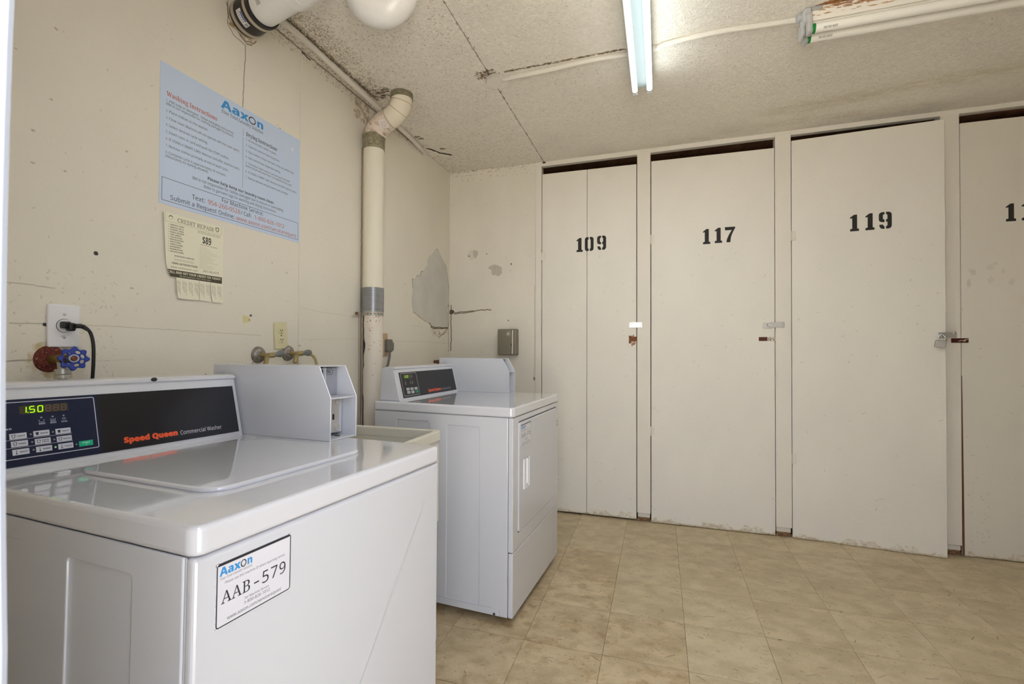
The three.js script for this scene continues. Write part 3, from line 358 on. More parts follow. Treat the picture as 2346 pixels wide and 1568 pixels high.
function baseCabinet(q, A, sideHoles) {
  const { g, rb, plate, slab } = q, bot = -A.H + 0.012, B = A.lip;
  mesh('cabinet', [rb(0.024, 0.69, bot, -B - 0.004, 0.0045, A.W - 0.0045, 0.004)], enamel, g);
  for (const s of [0, 1]) { const sh = rrect(-0.69, bot, -0.0235, -B - 0.0018, 0.003); for (const [a, b, c, d] of sideHoles) sh.holes.push(rrect(-b, c, -a, d, 0.008, THREE.Path)); const p = plate(sh, s ? A.W - 0.005 : 0, 0.005, 0.0022, 2); mesh('side_panel', p, enamel, g); }
  const tp = rrect(-0.7, -A.W - 0.003, 0.003, 0.003, 0.02);
  mesh('top', slab(tp, -B, B, 0.008, 4), enamelTop, g);
  mesh('top_gap', rb(0.012, 0.69, -B - 0.004, -B + 0.001, 0.006, A.W - 0.006, 0.001, 1), coinGrey, g);
  for (const [u, w] of [[0.12, 0.1], [0.12, A.W - 0.1], [0.6, 0.1], [0.6, A.W - 0.1]]) { const c = q.L(u, bot, w); mesh('foot', cyl(0.02, 0.024, 0.045, 16).translate(c[0], c[1] - 0.0155, c[2]), dark, g, 'black levelling foot'); }
}
const KP = 0.2485;                                     // slope of the control panel
function hood(q, A, u0, w0, w1, H) {                   // extruded control housing
  const { g, L } = q, s = poly([[-u0, 0], [-(u0 + KP * (H - 0.014)), H - 0.014], [-(u0 + KP * (H - 0.014) - 0.005), H - 0.01], [-(u0 + KP * (H - 0.014) - 0.005), H - 0.004], [-(u0 + KP * H + 0.0), H], [-(u0 + KP * H + 0.02), H + 0.002], [-(u0 + 0.105), H - 0.006], [-(u0 + 0.112), 0]]);
  mesh('control_hood', q.plate(s, w0, w1 - w0, 0.004, 3), enamel, g);
}
function panelPlate(q, A, u0, w0, w1, s0, s1, mat, name, parent, lift = 0.0012, t = 0.0016, r = 0.0012) { // thin plate lying on the sloped panel; s is measured up the slope
  const al = Math.atan(KP), c = q.L(u0 + Math.sin(al) * (s0 + s1) / 2, Math.cos(al) * (s0 + s1) / 2, (w0 + w1) / 2);
  const geo = new THREE.BoxGeometry(t, s1 - s0, w1 - w0).rotateZ(al); const n = [Math.cos(al) * lift, Math.sin(al) * lift, 0];
  return mesh(name, geo.translate(c[0] + n[0], c[1] + n[1], c[2]), mat, parent);
}
function subUV(geo, a, b, c, d) { const uv = geo.attributes.uv; for (let i = 0; i < uv.count; i++) uv.setXY(i, a + (b - a) * uv.getX(i), c + (d - c) * uv.getY(i)); }
function coinBox(q, A, w0, w1, uF, H, uB) {          // meter case with an open front
  const { L } = q, b = new THREE.Group(); b.name = 'coin_box'; b.userData.label = 'white coin meter case, open at the front'; q.g.add(b);
  const uT = uF + 0.043, yK = 0.118, t = 0.0035;
  const side = () => { const s = new THREE.Shape(); s.moveTo(-uF, 0); s.lineTo(-uF, yK); s.lineTo(-uT, H); s.lineTo(-uB, H); s.lineTo(-uB, 0); return s; };
  mesh('case_side', q.plate(side(), w0, t, 0.0012), enamel, b); mesh('case_side', q.plate(side(), w1 - t, t, 0.0012), enamel, b);
  const rb = q.rb, i0 = w0 + t - 0.0005, i1 = w1 - t + 0.0005;
  mesh('case_top', rb(uT + 0.002, uB, H - t, H - 0.0003, i0, i1, 0.001, 1), enamel, b); mesh('case_back', rb(uB - t, uB - 0.0003, 0.001, H - 0.001, i0, i1, 0.001, 1), enamel, b);
  mesh('case_floor', rb(uF + 0.001, uB - 0.01, 0.0004, 0.004, i0, i1, 0.001, 1), enamel, b);
  mesh('shelf', rb(uF + 0.004, uF + 0.075, yK - 0.004, yK + 0.0005, i0, i1, 0.001, 1), enamel, b);
  const [c, ctx] = canvasOf(256, 256); ctx.fillStyle = '#9c9ca4'; ctx.fillRect(0, 0, 256, 256); ctx.strokeStyle = '#55555c'; ctx.lineWidth = 5; ctx.beginPath(); [[112, 54], [128, 30], [194, 30], [210, 54], [194, 78], [128, 78]].forEach((p) => ctx.lineTo(...p)); ctx.closePath(); ctx.stroke(); ctx.fillStyle = '#24242a'; ctx.font = 'bold 38px sans-serif'; ctx.fillText('25¢', 126, 67);
  const cp = rb(uF + 0.072, uF + 0.075, yK + 0.001, H - t - 0.004, i0 + 0.003, i1 - 0.003, 0.001, 1); mesh('coin_plate', mapUV(cp, (x, y, z) => [(A.W / 2 - z - i0) / (i1 - i0), (y - A.H - yK) / (H - yK)]), std({ map: tex(c), roughness: 0.5 }), b, 'grey coin plate');
  mesh('coin_slot', [rb(uF + 0.069, uF + 0.073, H - 0.062, H - 0.014, i0 + 0.0345, i0 + 0.0395, 0.0008, 1)], dark, b); mesh('slot_rib', rb(uF + 0.064, uF + 0.073, H - 0.08, H - 0.006, i0 + 0.0425, i0 + 0.0465, 0.001, 1), enamel, b);
  mesh('inner_plate', rb(uF + 0.05, uF + 0.053, 0.012, yK - 0.006, i0 + 0.004, i1 - 0.004, 0.001, 1), enamel, b);
  mesh('lock_plate', rb(uF + 0.042, uF + 0.05, 0.018, 0.1115, i0 + 0.021, i0 + 0.0765, 0.001, 1), coinSteel, b, 'worn beige lock plate');
  for (const y of [0.0272, 0.1006]) { const p = L(uF + 0.041, y, i0 + 0.0685); mesh('lock', [cyl(0.0085, 0.0085, 0.003, 20).rotateZ(Math.PI / 2).translate(...p), new THREE.TorusGeometry(0.0085, 0.0012, 8, 24).rotateY(Math.PI / 2).translate(p[0] + 0.001, p[1], p[2])], coinSteel, b); }
  const kh = L(uF + 0.0415, 0.059, i0 + 0.053); mesh('key_hole', rbox(0.003, 0.016, 0.006, 0.001, ...kh), dark, b);
  const sc = L(uF + 0.036, 0.0045, i0 + 0.064); mesh('floor_hole', [new THREE.CylinderGeometry(0.006, 0.006, 0.0012, 16).scale(1.5, 1, 1).translate(...sc), new THREE.CylinderGeometry(0.003, 0.003, 0.0012, 12).translate(sc[0] - 0.02, sc[1], sc[2] - 0.02)], gap, b);
  const nb = L(uB - 0.031, H - 0.0245, w0 - 0.0005); mesh('embossed_tab', rbox(0.04, 0.01, 0.003, 0.0012, ...nb), enamel, b);
}

// ---- washer
{
  const A = { O: [-0.6064, 0.9064, -0.4927], f: [0.9971, 0.0041, 0.0763], w: [0.0764, -0.0174, -0.9969], y: [-0.0027, 0.9998, -0.0177], W: 0.65, D: 0.7, H: 0.878, lip: 0.0427 };
  const q = appliance('washing_machine', 'large white top loading washer in front, its lit display reading 1.50', 'washing machine', A), { g, L, rb, front, slab } = q, bot = -A.H + 0.012;
  baseCabinet(q, A, [[0.134, 0.297, -0.8, -0.0875], [0.43, 0.6, -0.8, -0.0815]]);
  mesh('front_panel', front(rrect(0, bot, A.W, -A.lip - 0.0018, 0.006), 0, 0.021, 0.008, 4), enamel, g);
  const lid = rrect(-0.525, -0.512, -0.122, -0.112, 0.05);
  mesh('lid', slab(lid, -0.001, 0.0095, 0.0047, 6), enamelTop, g);
  mesh('lid_hinge', [rb(0.526, 0.54, -0.001, 0.0045, 0.09, 0.112, 0.002), rb(0.526, 0.54, -0.001, 0.0045, 0.513, 0.535, 0.002)], enamel, g);
  const u0 = 0.6149; hood(q, A, u0, 0.004, 0.566, 0.177);
  const pc = L(u0 + 0.0385, 0.1745, 0.337); mesh('rubber_bumper', new THREE.SphereGeometry(0.0068, 18, 10).scale(0.6, 0.75, 1.1).translate(pc[0] + 0.004, pc[1] - 0.002, pc[2]), dark, g, 'small black rubber plug');
  // printed control panel
  const w0 = 0.03, w1 = 0.5535, s0 = 0.012, s1 = 0.1475, W = 2048, H = 530, kx = W / (w1 - w0), ky = H / (s1 - s0), X = (w) => (w - w0) * kx, Y = (s) => (s1 - s) * ky, [c, ctx] = canvasOf(W, H);
  ctx.fillStyle = '#14131a'; ctx.fillRect(0, 0, W, H); ctx.fillStyle = '#0c1838'; ctx.fillRect(0, 0, X(0.212), H);
  { const r = rng(3); strokes(ctx, 160, r, () => [r() * W, r() * H], [0.5, 3], [0.6, 1.4], ['rgba(150,150,170,.22)', 'rgba(200,200,220,.16)']); }
  ctx.strokeStyle = '#cfcdd6'; ctx.lineWidth = 6.5; ctx.lineJoin = 'round'; ctx.beginPath(); ctx.roundRect(X(0.034), Y(0.1415), X(0.2065) - X(0.034), Y(0.0272) - Y(0.1415), 12); ctx.stroke();
  ctx.lineWidth = 3; for (const s of [0.0657, 0.0497]) { ctx.beginPath(); ctx.moveTo(X(0.04), Y(s)); ctx.lineTo(X(0.16), Y(s)); ctx.stroke(); }
  fit(ctx, 'FUND', X(0.045), Y(0.0865), 78, 20, 'sans-serif', 'bold', '#c8c8d2');
  [['WASH', 0.1117], ['RINSE', 0.1303], ['SPIN', 0.149]].forEach(([t, w], i) => { ctx.fillStyle = '#9a9aa6'; ctx.beginPath(); ctx.arc(X(w), Y(0.106), 7, 0, 7); ctx.fill(); ctx.strokeStyle = '#c8c8d2'; ctx.lineWidth = 3; ctx.beginPath(); if (i < 2) { ctx.moveTo(X(w) - 17, Y(0.1015)); ctx.lineTo(X(w) - 13, Y(0.0965)); ctx.lineTo(X(w) + 13, Y(0.0965)); ctx.lineTo(X(w) + 17, Y(0.1015)); if (i) { ctx.moveTo(X(w) - 6, Y(0.1015)); ctx.lineTo(X(w) - 5, Y(0.0975)); ctx.moveTo(X(w) + 6, Y(0.1015)); ctx.lineTo(X(w) + 5, Y(0.0975)); } } else { ctx.arc(X(w), Y(0.099), 10, Math.PI * 0.9, Math.PI * 2.1); ctx.closePath(); } ctx.stroke(); fit(ctx, t, X(w) - 20, Y(0.0915), 42, 18, 'sans-serif', 'bold', '#c8c8d2'); });
  const KEYS = [['LIGHT', 0.0598, 0.0858, 0.0727], ['MEDIUM', 0.0963, 0.1221, 0.0731], ['HEAVY', 0.1322, 0.158, 0.0727], ['NORMAL', 0.0612, 0.0867, 0.0571], ['PERM|PRESS', 0.0975, 0.1228, 0.0566], ['DELICATES', 0.1329, 0.1586, 0.0562], ['HOT', 0.0621, 0.0876, 0.0406], ['WARM', 0.0981, 0.1238, 0.0404], ['COLD', 0.1341, 0.1598, 0.04], ['START', 0.1702, 0.1957, 0.0397]];
  for (const [t, a, b, s] of KEYS) { const st = t === 'START', x = X(a), y = Y(s + 0.0058), w = X(b) - x, h = Y(s - 0.0058) - y; ctx.fillStyle = st ? '#10b184' : '#c9cad4'; ctx.fillRect(x, y, w, h); ctx.strokeStyle = ctx.fillStyle = '#20243c'; if (st) { fit(ctx, 'START', x + 22, y + 24, w - 44, 20, 'sans-serif', 'bold', '#bfe9da'); ctx.strokeStyle = '#bfe9da'; ctx.lineWidth = 2; ctx.beginPath(); ctx.arc(x + w / 2, y + 34, 5, 0, 7); ctx.stroke(); continue; } ctx.lineWidth = 3; ctx.beginPath(); if (s < 0.045) { ctx.moveTo(x + 24, y + 8); ctx.lineTo(x + 24, y + 30); ctx.stroke(); ctx.beginPath(); ctx.arc(x + 24, y + 34, 4.5, 0, 7); t === 'COLD' ? ctx.stroke() : ctx.fill(); } else { ctx.moveTo(x + 10, y + 15); ctx.lineTo(x + 17, y + 11); ctx.lineTo(x + 29, y + 11); ctx.lineTo(x + 36, y + 15); ctx.lineTo(x + 31, y + 20); ctx.lineTo(x + 30, y + 34); ctx.lineTo(x + 16, y + 34); ctx.lineTo(x + 15, y + 20); ctx.closePath(); t === 'MEDIUM' || t === 'HEAVY' ? ctx.fill() : ctx.stroke(); } const ls = t.split('|'); ls.forEach((k, i) => fit(ctx, k, x + 42, y + (ls.length > 1 ? 20 + i * 15 : 29), w - 52, ls.length > 1 ? 14 : 16, 'sans-serif', 'bold', '#2a2e44')); }
  for (const [w, s] of [[0.0925, 0.0735], [0.1282, 0.073], [0.0935, 0.0573], [0.129, 0.0566], [0.0945, 0.0412], [0.1659, 0.0402]]) { ctx.fillStyle = '#8f9098'; ctx.beginPath(); ctx.arc(X(w), Y(s), 7, 0, 7); ctx.fill(); }
  ctx.fillStyle = '#c8f0a0'; ctx.beginPath(); ctx.arc(X(0.1299), Y(0.0405), 7.5, 0, 7); ctx.fill();
  ctx.save(); ctx.font = '900 66px sans-serif'; ctx.lineWidth = 5; ctx.strokeStyle = ctx.fillStyle = '#ee5a35'; const m = ctx.measureText('Speed Queen').width; ctx.translate(X(0.2568), Y(0.0277)); ctx.scale((X(0.381) - X(0.2568)) / m, 1); ctx.fillText('Speed Queen', 0, 0); ctx.strokeText('Speed Queen', 0, 0); ctx.restore();
  fit(ctx, 'Commercial Washer', X(0.3867), Y(0.0272), X(0.502) - X(0.3867), 58, 'sans-serif', '', '#d8d6dc');
  const pm = std({ map: tex(c), roughness: 0.3 }), panel = panelPlate(q, A, u0, w0, w1, s0, s1, pm, 'control_panel', g); panel.userData.label = 'dark printed control panel';
  panelPlate(q, A, u0, 0.0785, 0.1583, 0.116, 0.1332, displayMat(6), 'display_screen', panel, 0.0022, 0.0014).userData.label = 'green lit digits 1.50';
  for (const [t, a, b, s] of KEYS) { const k = panelPlate(q, A, u0, a, b, s - 0.0058, s + 0.0058, pm, 'key', panel, 0.0021, 0.0018); subUV(k.geometry, (a - w0) / (w1 - w0), (b - w0) / (w1 - w0), (s - 0.0058 - s0) / (s1 - s0), (s + 0.0058 - s0) / (s1 - s0)); k.userData.label = t === 'START' ? 'green start key' : `white ${t.replace('|', ' ').toLowerCase()} key`; }
  coinBox(q, A, 0.5755, 0.682, 0.2965, 0.207, 0.76);
  const st = L(-0.0006, -0.1095, 0.0975); mesh('machine_sticker', box(0.0012, 0.0935, 0.1325, ...st), sticker('AAB-579'), g, 'white service sticker lettered AAB-579');
}

// ---- dryer
{
  const A = { O: [-0.5773, 0.9037, -1.8726], f: [0.9977, 0.0, 0.0672], w: [0.0672, -0.0043, -0.9977], y: [0.0003, 1.0, -0.0043], W: 0.6814, D: 0.7, H: 0.8795, lip: 0.0417 };
  const q = appliance('clothes_dryer', 'white front loading dryer standing behind the washer, before the lockers', 'dryer', A), { g, L, rb, front } = q, bot = -A.H + 0.012, B = A.lip;
  baseCabinet(q, A, [[0.153, 0.31, -0.835, -0.088], [0.4, 0.57, -0.835, -0.079]]);
  const fr = rrect(0, -0.5985, A.W, -B - 0.0018, 0.004); fr.holes.push(rrect(0.06, -0.5375, 0.645, -0.0665, 0.016, THREE.Path));
  const sk = mesh('front_panel', front(fr, 0, 0.021, 0.003, 3), enamel, g);
  mesh('toe_panel', front(rrect(0, bot, A.W, -0.602, 0.006), 0, 0.021, 0.005, 3), enamel, g);
  mesh('door_gap', rb(0.018, 0.023, -0.545, -0.06, 0.05, 0.655, 0.001, 1), gap, g);
  const dr = new THREE.Group(); dr.name = 'door'; g.add(dr);
  const ds = rrect(0.0635, -0.534, 0.6425, -0.0705, 0.014); ds.holes.push(rrect(0.117, -0.367, 0.2, -0.238, 0.006, THREE.Path));
  mesh('door_panel', front(ds, -0.004, 0.02, 0.004, 3), enamel, dr);
  mesh('handle', [rb(0.006, 0.018, -0.372, -0.233, 0.112, 0.205, 0.002), rb(-0.008, 0.012, -0.368, -0.237, 0.1165, 0.135, 0.004), rb(0.0, 0.012, -0.36, -0.244, 0.186, 0.201, 0.004)], plastic, dr, 'recessed white door pull');
  for (const y of [-0.155, -0.462]) mesh('hinge', [rb(-0.003, 0.01, y - 0.016, y - 0.003, 0.66, 0.668, 0.001, 1), rb(-0.003, 0.01, y + 0.003, y + 0.016, 0.66, 0.668, 0.001, 1)], y > -0.3 ? coinGrey : plastic, dr);
  const seam = L(0.2, bot + 0.036, 0.0); mesh('base_seam', [rbox(0.5, 0.0012, 0.0012, 0.0004, seam[0] - 0.14, seam[1] - 0.006, seam[2], 1), rbox(0.0012, 0.03, 0.0012, 0.0004, L(0.058, bot + 0.014, 0)[0], L(0, bot + 0.014, 0)[1], seam[2], 1)], coinGrey, g);
  const so = L(0.0814, -0.861, -0.0003); mesh('base_screw', cyl(0.0055, 0.0055, 0.0014, 16).rotateX(Math.PI / 2).translate(...so), gap, g, 'dark screw hole');
  const u0 = 0.5736; hood(q, A, u0, 0.03, 0.605, 0.158);
  const w0 = 0.0625, w1 = 0.5905, s0 = 0.0105, s1 = 0.1335, W = 1024, H = 240, kx = W / (w1 - w0), ky = H / (s1 - s0), X = (w) => (w - w0) * kx, Y = (s) => (s1 - s) * ky, [c, ctx] = canvasOf(W, H);
  ctx.fillStyle = '#191414'; ctx.fillRect(0, 0, W, H); ctx.fillStyle = '#0e0d10'; ctx.fillRect(0, 0, X(0.205), H);
  ctx.strokeStyle = '#c9c6c6'; ctx.lineWidth = 4; ctx.beginPath(); ctx.roundRect(X(0.073), Y(0.128), X(0.206) - X(0.073), Y(0.019) - Y(0.128), 8); ctx.stroke();
  ctx.fillStyle = '#b9b6b6'; for (const w of [0.1, 0.143, 0.16]) { ctx.fillRect(X(w), Y(0.095), 6, 5); ctx.fillRect(X(w) - 3, Y(0.085), 12, 9); fit(ctx, w === 0.1 ? 'DRY' : 'COOL', X(w) - 8, Y(0.073), 24, 10, 'sans-serif', 'bold', '#b9b6b6'); }
  const KEYS = [[0.111, 0.0505], [0.145, 0.0498], [0.18, 0.0492], [0.1125, 0.0345], [0.147, 0.0335], [0.183, 0.0335]], txt = ['HIGH', 'MED', 'LOW', 'PERM', 'DEL', 'START'];
  KEYS.forEach(([w, s], i) => { ctx.fillStyle = i === 5 ? '#1c9a76' : '#c9c7ca'; ctx.fillRect(X(w - 0.0125), Y(s + 0.0062), X(0.025) - X(0), Y(0) - Y(0.0124)); fit(ctx, txt[i], X(w - 0.009), Y(s - 0.002), 34, 11, 'sans-serif', 'bold', '#34343a'); });
  ctx.save(); ctx.font = '900 36px sans-serif'; ctx.lineWidth = 3; ctx.strokeStyle = ctx.fillStyle = '#e2552f'; const m = ctx.measureText('Speed Queen').width; ctx.translate(X(0.291), Y(0.0228)); ctx.scale((X(0.4185) - X(0.291)) / m, 1); ctx.fillText('Speed Queen', 0, 0); ctx.strokeText('Speed Queen', 0, 0); ctx.restore(); fit(ctx, 'Commercial Dryer', X(0.424), Y(0.0226), X(0.527) - X(0.424), 28, 'sans-serif', '', '#b4b0b2');
  const pm = std({ map: tex(c), roughness: 0.35 }), panel = panelPlate(q, A, u0, w0, w1, s0, s1, pm, 'control_panel', g); panel.userData.label = 'black printed control panel';
  panelPlate(q, A, u0, 0.0918, 0.171, 0.103, 0.12, displayMat(5), 'display_screen', panel, 0.0022, 0.0014).userData.label = 'green lit digits';
  KEYS.forEach(([w, s]) => { const a = w - 0.0125, b = w + 0.0125, k = panelPlate(q, A, u0, a, b, s - 0.0062, s + 0.0062, pm, 'key', panel, 0.0021, 0.0018); subUV(k.geometry, (a - w0) / (w1 - w0), (b - w0) / (w1 - w0), (s - 0.0062 - s0) / (s1 - s0), (s + 0.0062 - s0) / (s1 - s0)); });
  coinBox(q, A, 0.6075, 0.7, 0.257, 0.191, 0.7);
  const st = L(-0.0048, -0.1265, 0.148); mesh('machine_sticker', box(0.0012, 0.09, 0.13, ...st), sticker('AAB-578'), g, 'white service sticker lettered AAB-578');
}

// ------------------------------------------------------------------ utility sink between the machines
{
  const g = thing('utility_sink', 'beige grey laundry tub between the washer and the dryer', 'sink', [-1.14, 0, -1.482]);
  const m = std({ color: srgb(214, 208, 194), roughness: 0.6, bumpMap: fineBump([3, 3]), bumpScale: 0.001 });
  const hx = 0.305, hz = 0.257, H = 0.822, t = 0.022;
  const rim = rrect(-hx, -hz, hx, hz, 0.025); rim.holes.push(rrect(-hx + t, -hz + t, hx - t, hz - t, 0.03, THREE.Path));
  mesh('rim', ext(rim, 0.03, 0.005, 3).rotateX(Math.PI / 2).translate(0, H - 0.005, 0), m, g);
  const body = []; const wl = (x0, z0, x1, z1, s) => { const gg = box(Math.abs(x1 - x0) || 0.012, 0.34, Math.abs(z1 - z0) || 0.012, (x0 + x1) / 2, H - 0.19, (z0 + z1) / 2); body.push(gg); };
  wl(-hx + 0.014, -hz + 0.014, hx - 0.014, -hz + 0.014); wl(-hx + 0.014, hz - 0.014, hx - 0.014, hz - 0.014); wl(-hx + 0.014, -hz + 0.014, -hx + 0.014, hz - 0.014); wl(hx - 0.014, -hz + 0.014, hx - 0.014, hz - 0.014); body.push(box(2 * hx - 0.03, 0.014, 2 * hz - 0.03, 0, H - 0.36, 0));
  mesh('basin', body, m, g);
  for (const sx of [-1, 1]) for (const sz of [-1, 1]) mesh('leg', rod([sx * (hx - 0.04), H - 0.36, sz * (hz - 0.05)], [sx * (hx - 0.02), 0, sz * (hz - 0.03)], 0.016, 14), std({ color: srgb(190, 186, 178), roughness: 0.5 }), g);
}

// ------------------------------------------------------------------ things on the left wall
{ // blue instruction poster
  const [c, ctx] = canvasOf(1536, 1144), W = 1536, H = 1144; ctx.fillStyle = '#c8d5ec'; ctx.fillRect(0, 0, W, H); { const r = rng(6); strokes(ctx, 90, r, () => [r() * W, r() * H], [1, 6], [0.8, 1.6], ['rgba(180,190,206,.6)', 'rgba(220,226,236,.6)']); }
  const t = (s, u, v, u1, size, o = {}) => fit(ctx, s, u * W, v * H, u1 ? (u1 - u) * W : 0, size, o.font || 'sans-serif', o.w || '', o.c || '#3d444e'), RED = '#b4604f', n = (s, v, c) => t(s, 0.031, v, 0, 27, { c: c || '#6a7480' });
  t('Washing Instructions', 0.033, 0.226, 0.332, 54, { font: 'serif', w: 'bold', c: RED });
  aaxon(ctx, 0.357 * W, 0.096 * H, 0.313 * W, 78); t('Your Total Laundry Solution', 0.357, 0.136, 0.667, 44, { font: 'serif', w: 'italic', c: '#2c3036' });
  n('1.', 0.266); t('Add soap or detergent - follow packaging instructions.', 0.048, 0.266, 0.447, 30); t('(We\u2019re not responsible for clothing damaged by bleach).', 0.031, 0.291, 0.447, 30);
  n('2.', 0.341); t('Place clothes in the washer.', 0.048, 0.341, 0.277, 30); n('3.', 0.391); t('Close cover (Machine will not operate with the cover open).', 0.048, 0.391, 0.487, 30); n('4.', 0.441); t('Select desired cycle setting.', 0.048, 0.441, 0.274, 30); n('5.', 0.49); t('Insert coins or card and push the START button.', 0.048, 0.49, 0.414, 30); n('6.', 0.539, RED); t('IF USING A SMART CARD: Remove card after machine starts.', 0.048, 0.539, 0.491, 30); n('7.', 0.588); t('Remove clothes promptly at end of wash cycle.', 0.048, 0.588, 0.41, 30); n('8.', 0.636); t('Complete cycle is approximately 30 minutes.', 0.048, 0.636, 0.396, 30); t('(Absolutely no dyeing allowed).', 0.031, 0.663, 0.28, 30);
  ctx.fillStyle = '#5c6670'; ctx.fillRect(0.5125 * W, 0.176 * H, 3, 0.06 * H); ctx.fillRect(0.5115 * W, 0.25 * H, 3, 0.425 * H);
  t('Drying Instructions', 0.534, 0.222, 0.787, 50, { font: 'serif', w: 'bold', c: '#3a414b' });
  [['1.  Do not dry wool, rubber or plastic.', 0.26, 0.785], ['2.  Clean lint screen for faster drying time.', 0.309, 0.81], ['3.  Place clothes in dryer and load so they can tumble freely.', 0.359, 0.945], ['4.  Select desired dryer temperature setting.', 0.408, 0.818], ['5.  Close door, insert coins or card and push the START', 0.457, 0.905], ['button (Dryer will stop if door is re-opened during cycle).', 0.484, 0.925], ['6.  IF USING A SMART CARD: Remove card after machine starts.', 0.532, 0.97], ['7.  Remove delicates and permanent press promptly.', 0.58, 0.888]].forEach(([s, v, e]) => t(s, 0.533, v, e, 29));
  t('Please help keep our laundry room clean.', 0.273, 0.716, 0.767, 40, { w: 'bold', c: '#2b3138' }); t('We\u2019re not responsible for clothes damaged due to misuse or overloading.', 0.181, 0.753, 0.849, 38); t('Refer to garment tags for washing and drying instructions.', 0.25, 0.788, 0.785, 37);
  ctx.strokeStyle = '#4a525c'; ctx.lineWidth = 4; ctx.strokeRect(0.0145 * W, 0.812 * H, 0.9715 * W, 0.16 * H);
  t('For Machine Service:', 0.365, 0.852, 0.676, 52, { c: '#363d47' }); t('Text:', 0.18, 0.902, 0.262, 56, { c: '#363d47' }); t('954-260-0528', 0.276, 0.902, 0.498, 56, { c: RED }); t('/ Call:', 0.502, 0.902, 0.582, 54, { c: '#363d47' }); t('1-800-826-1012', 0.603, 0.904, 0.857, 54, { c: RED }); t('Submit a Request Online:', 0.058, 0.956, 0.458, 54, { c: '#363d47' }); t('www.aaxon.com/servicerequest', 0.468, 0.957, 0.97, 54, { c: RED });
  ctx.fillStyle = '#e6e8ec'; ctx.beginPath(); ctx.ellipse(0.925 * W, 0.128 * H, 14, 16, 0, 0, 7); ctx.fill();
  const p = mesh('poster', box(0.0012, 0.456, 0.614, XL + 0.0006, 1.84, -1.404), std({ map: tex(c), roughness: 0.38 })); tag(p, 'large pale blue washing and drying instruction poster', 'poster');
}
{ // yellowed flyer with torn-off tabs
  const [c, ctx] = canvasOf(768, 980), W = 768; ctx.fillStyle = '#ece6cf'; ctx.fillRect(0, 0, 768, 980); const K = '#4a4636', F = (s, x, y, w, size, o = {}) => fit(ctx, s, x, y, w, size, o.f || 'sans-serif', o.w || '', o.c || K);
  ctx.strokeStyle = '#9c967c'; ctx.lineWidth = 2.5; ctx.strokeRect(18, 16, 716, 106); ctx.fillStyle = K; ctx.beginPath(); ctx.moveTo(52, 66); ctx.lineTo(84, 44); ctx.lineTo(114, 66); ctx.lineTo(96, 64); ctx.lineTo(84, 54); ctx.lineTo(66, 66); ctx.fill(); ctx.strokeStyle = '#7c765e'; ctx.beginPath(); ctx.arc(84, 62, 28, 0.4, 2.7); ctx.stroke();
  F('CREDIT REPAIR', 156, 106, 470, 66, { f: 'serif', c: '#6c664e' }); ctx.strokeStyle = '#6a644e'; ctx.lineWidth = 9; ctx.beginPath(); ctx.moveTo(652, 50); ctx.lineTo(692, 50); ctx.lineTo(690, 82); ctx.lineTo(672, 98); ctx.lineTo(654, 82); ctx.closePath(); ctx.stroke();
  ['IDENTITY THEFT', 'MEDICAL BILLS', 'STUDENT LOANS', 'PUBLIC RECORDS', 'TAX LIENS', 'COLLECTIONS', 'REPOSSESSIONS', 'EVICTIONS', 'FORECLOSURES', 'JUDGMENTS', 'BANKRUPTCIES', 'AND MUCH MORE'].forEach((s, i) => { ctx.fillStyle = K; ctx.fillRect(56, 148 + i * 27, 6, 6); F(s, 76, 158 + i * 27, 60 + s.length * 7.6, 21, { w: 'bold' }); });
  F('PROFESSIONAL CREDIT REPAIR SERVICE', 408, 150, 310, 16, { c: '#7c765e' }); F('FAST AND GUARANTEED LEGAL RESULTS', 408, 168, 310, 16, { c: '#7c765e' }); F('$89', 470, 282, 122, 118, { w: 'bold', c: '#3c382c' }); F('ONE TIME FEE PER BUREAU', 448, 306, 230, 16, { c: '#6a644e' });
  const r = rng(19); for (let i = 0; i < 14; i++) { ctx.fillStyle = '#b4ac90'; ctx.fillRect(424, 330 + i * 19, 4, 4); for (let x = 440, e = 520 + r() * 190; x < e; x += 13) ctx.fillRect(x, 330 + i * 19, 9, 4); }
  F('WE SPECIALIZE IN ALL CREDIT ISSUES', 130, 500, 240, 22, { w: 'bold' }); for (let i = 0; i < 2; i++) { ctx.fillStyle = '#9a937a'; ctx.fillRect(126, 526 + i * 14, 240, 3); } F('100% SATISFACTION', 96, 588, 316, 30, { w: 'bold' }); F('www.creditrepair.com', 86, 630, 330, 26, { c: '#6a644e' }); F('(561) 362-6175', 486, 622, 216, 34, { c: '#57523f' });
  ctx.fillStyle = '#4e4938'; ctx.fillRect(38, 652, 706, 80); F('CALL AND GET YOUR CREDIT FIX TODAY!', 54, 692, 674, 40, { w: 'bold', c: '#e4dec4' }); F('FREE AND CONFIDENTIAL CREDIT CONSULTATION', 190, 720, 400, 20, { c: '#d8d2b8' });
  for (let i = 0; i < 8; i++) for (let j = 0; j < 4; j++) { ctx.save(); ctx.translate(150 + i * 76 + j * 14, 760 + (j % 2) * 16); ctx.rotate(Math.PI / 2); fit(ctx, ['CREDIT REPAIR', '(561) 362-6175', 'CALL TODAY', 'FREE QUOTE'][j], 0, 0, 110 + j * 14, 13, 'sans-serif', '', '#7a745c'); ctx.restore(); }
  const mat = std({ map: tex(c), roughness: 0.8, side: THREE.DoubleSide });
  const g = thing('flyer', 'yellowed paper flyer with torn tear-off tabs below the blue poster', 'flyer', [XL + 0.003, 1.32, -1.22]);
  const uv = (gg) => mapUV(gg, (x, y, z) => [(0.111 - z) / 0.222, (y + 0.01) / 0.284]);
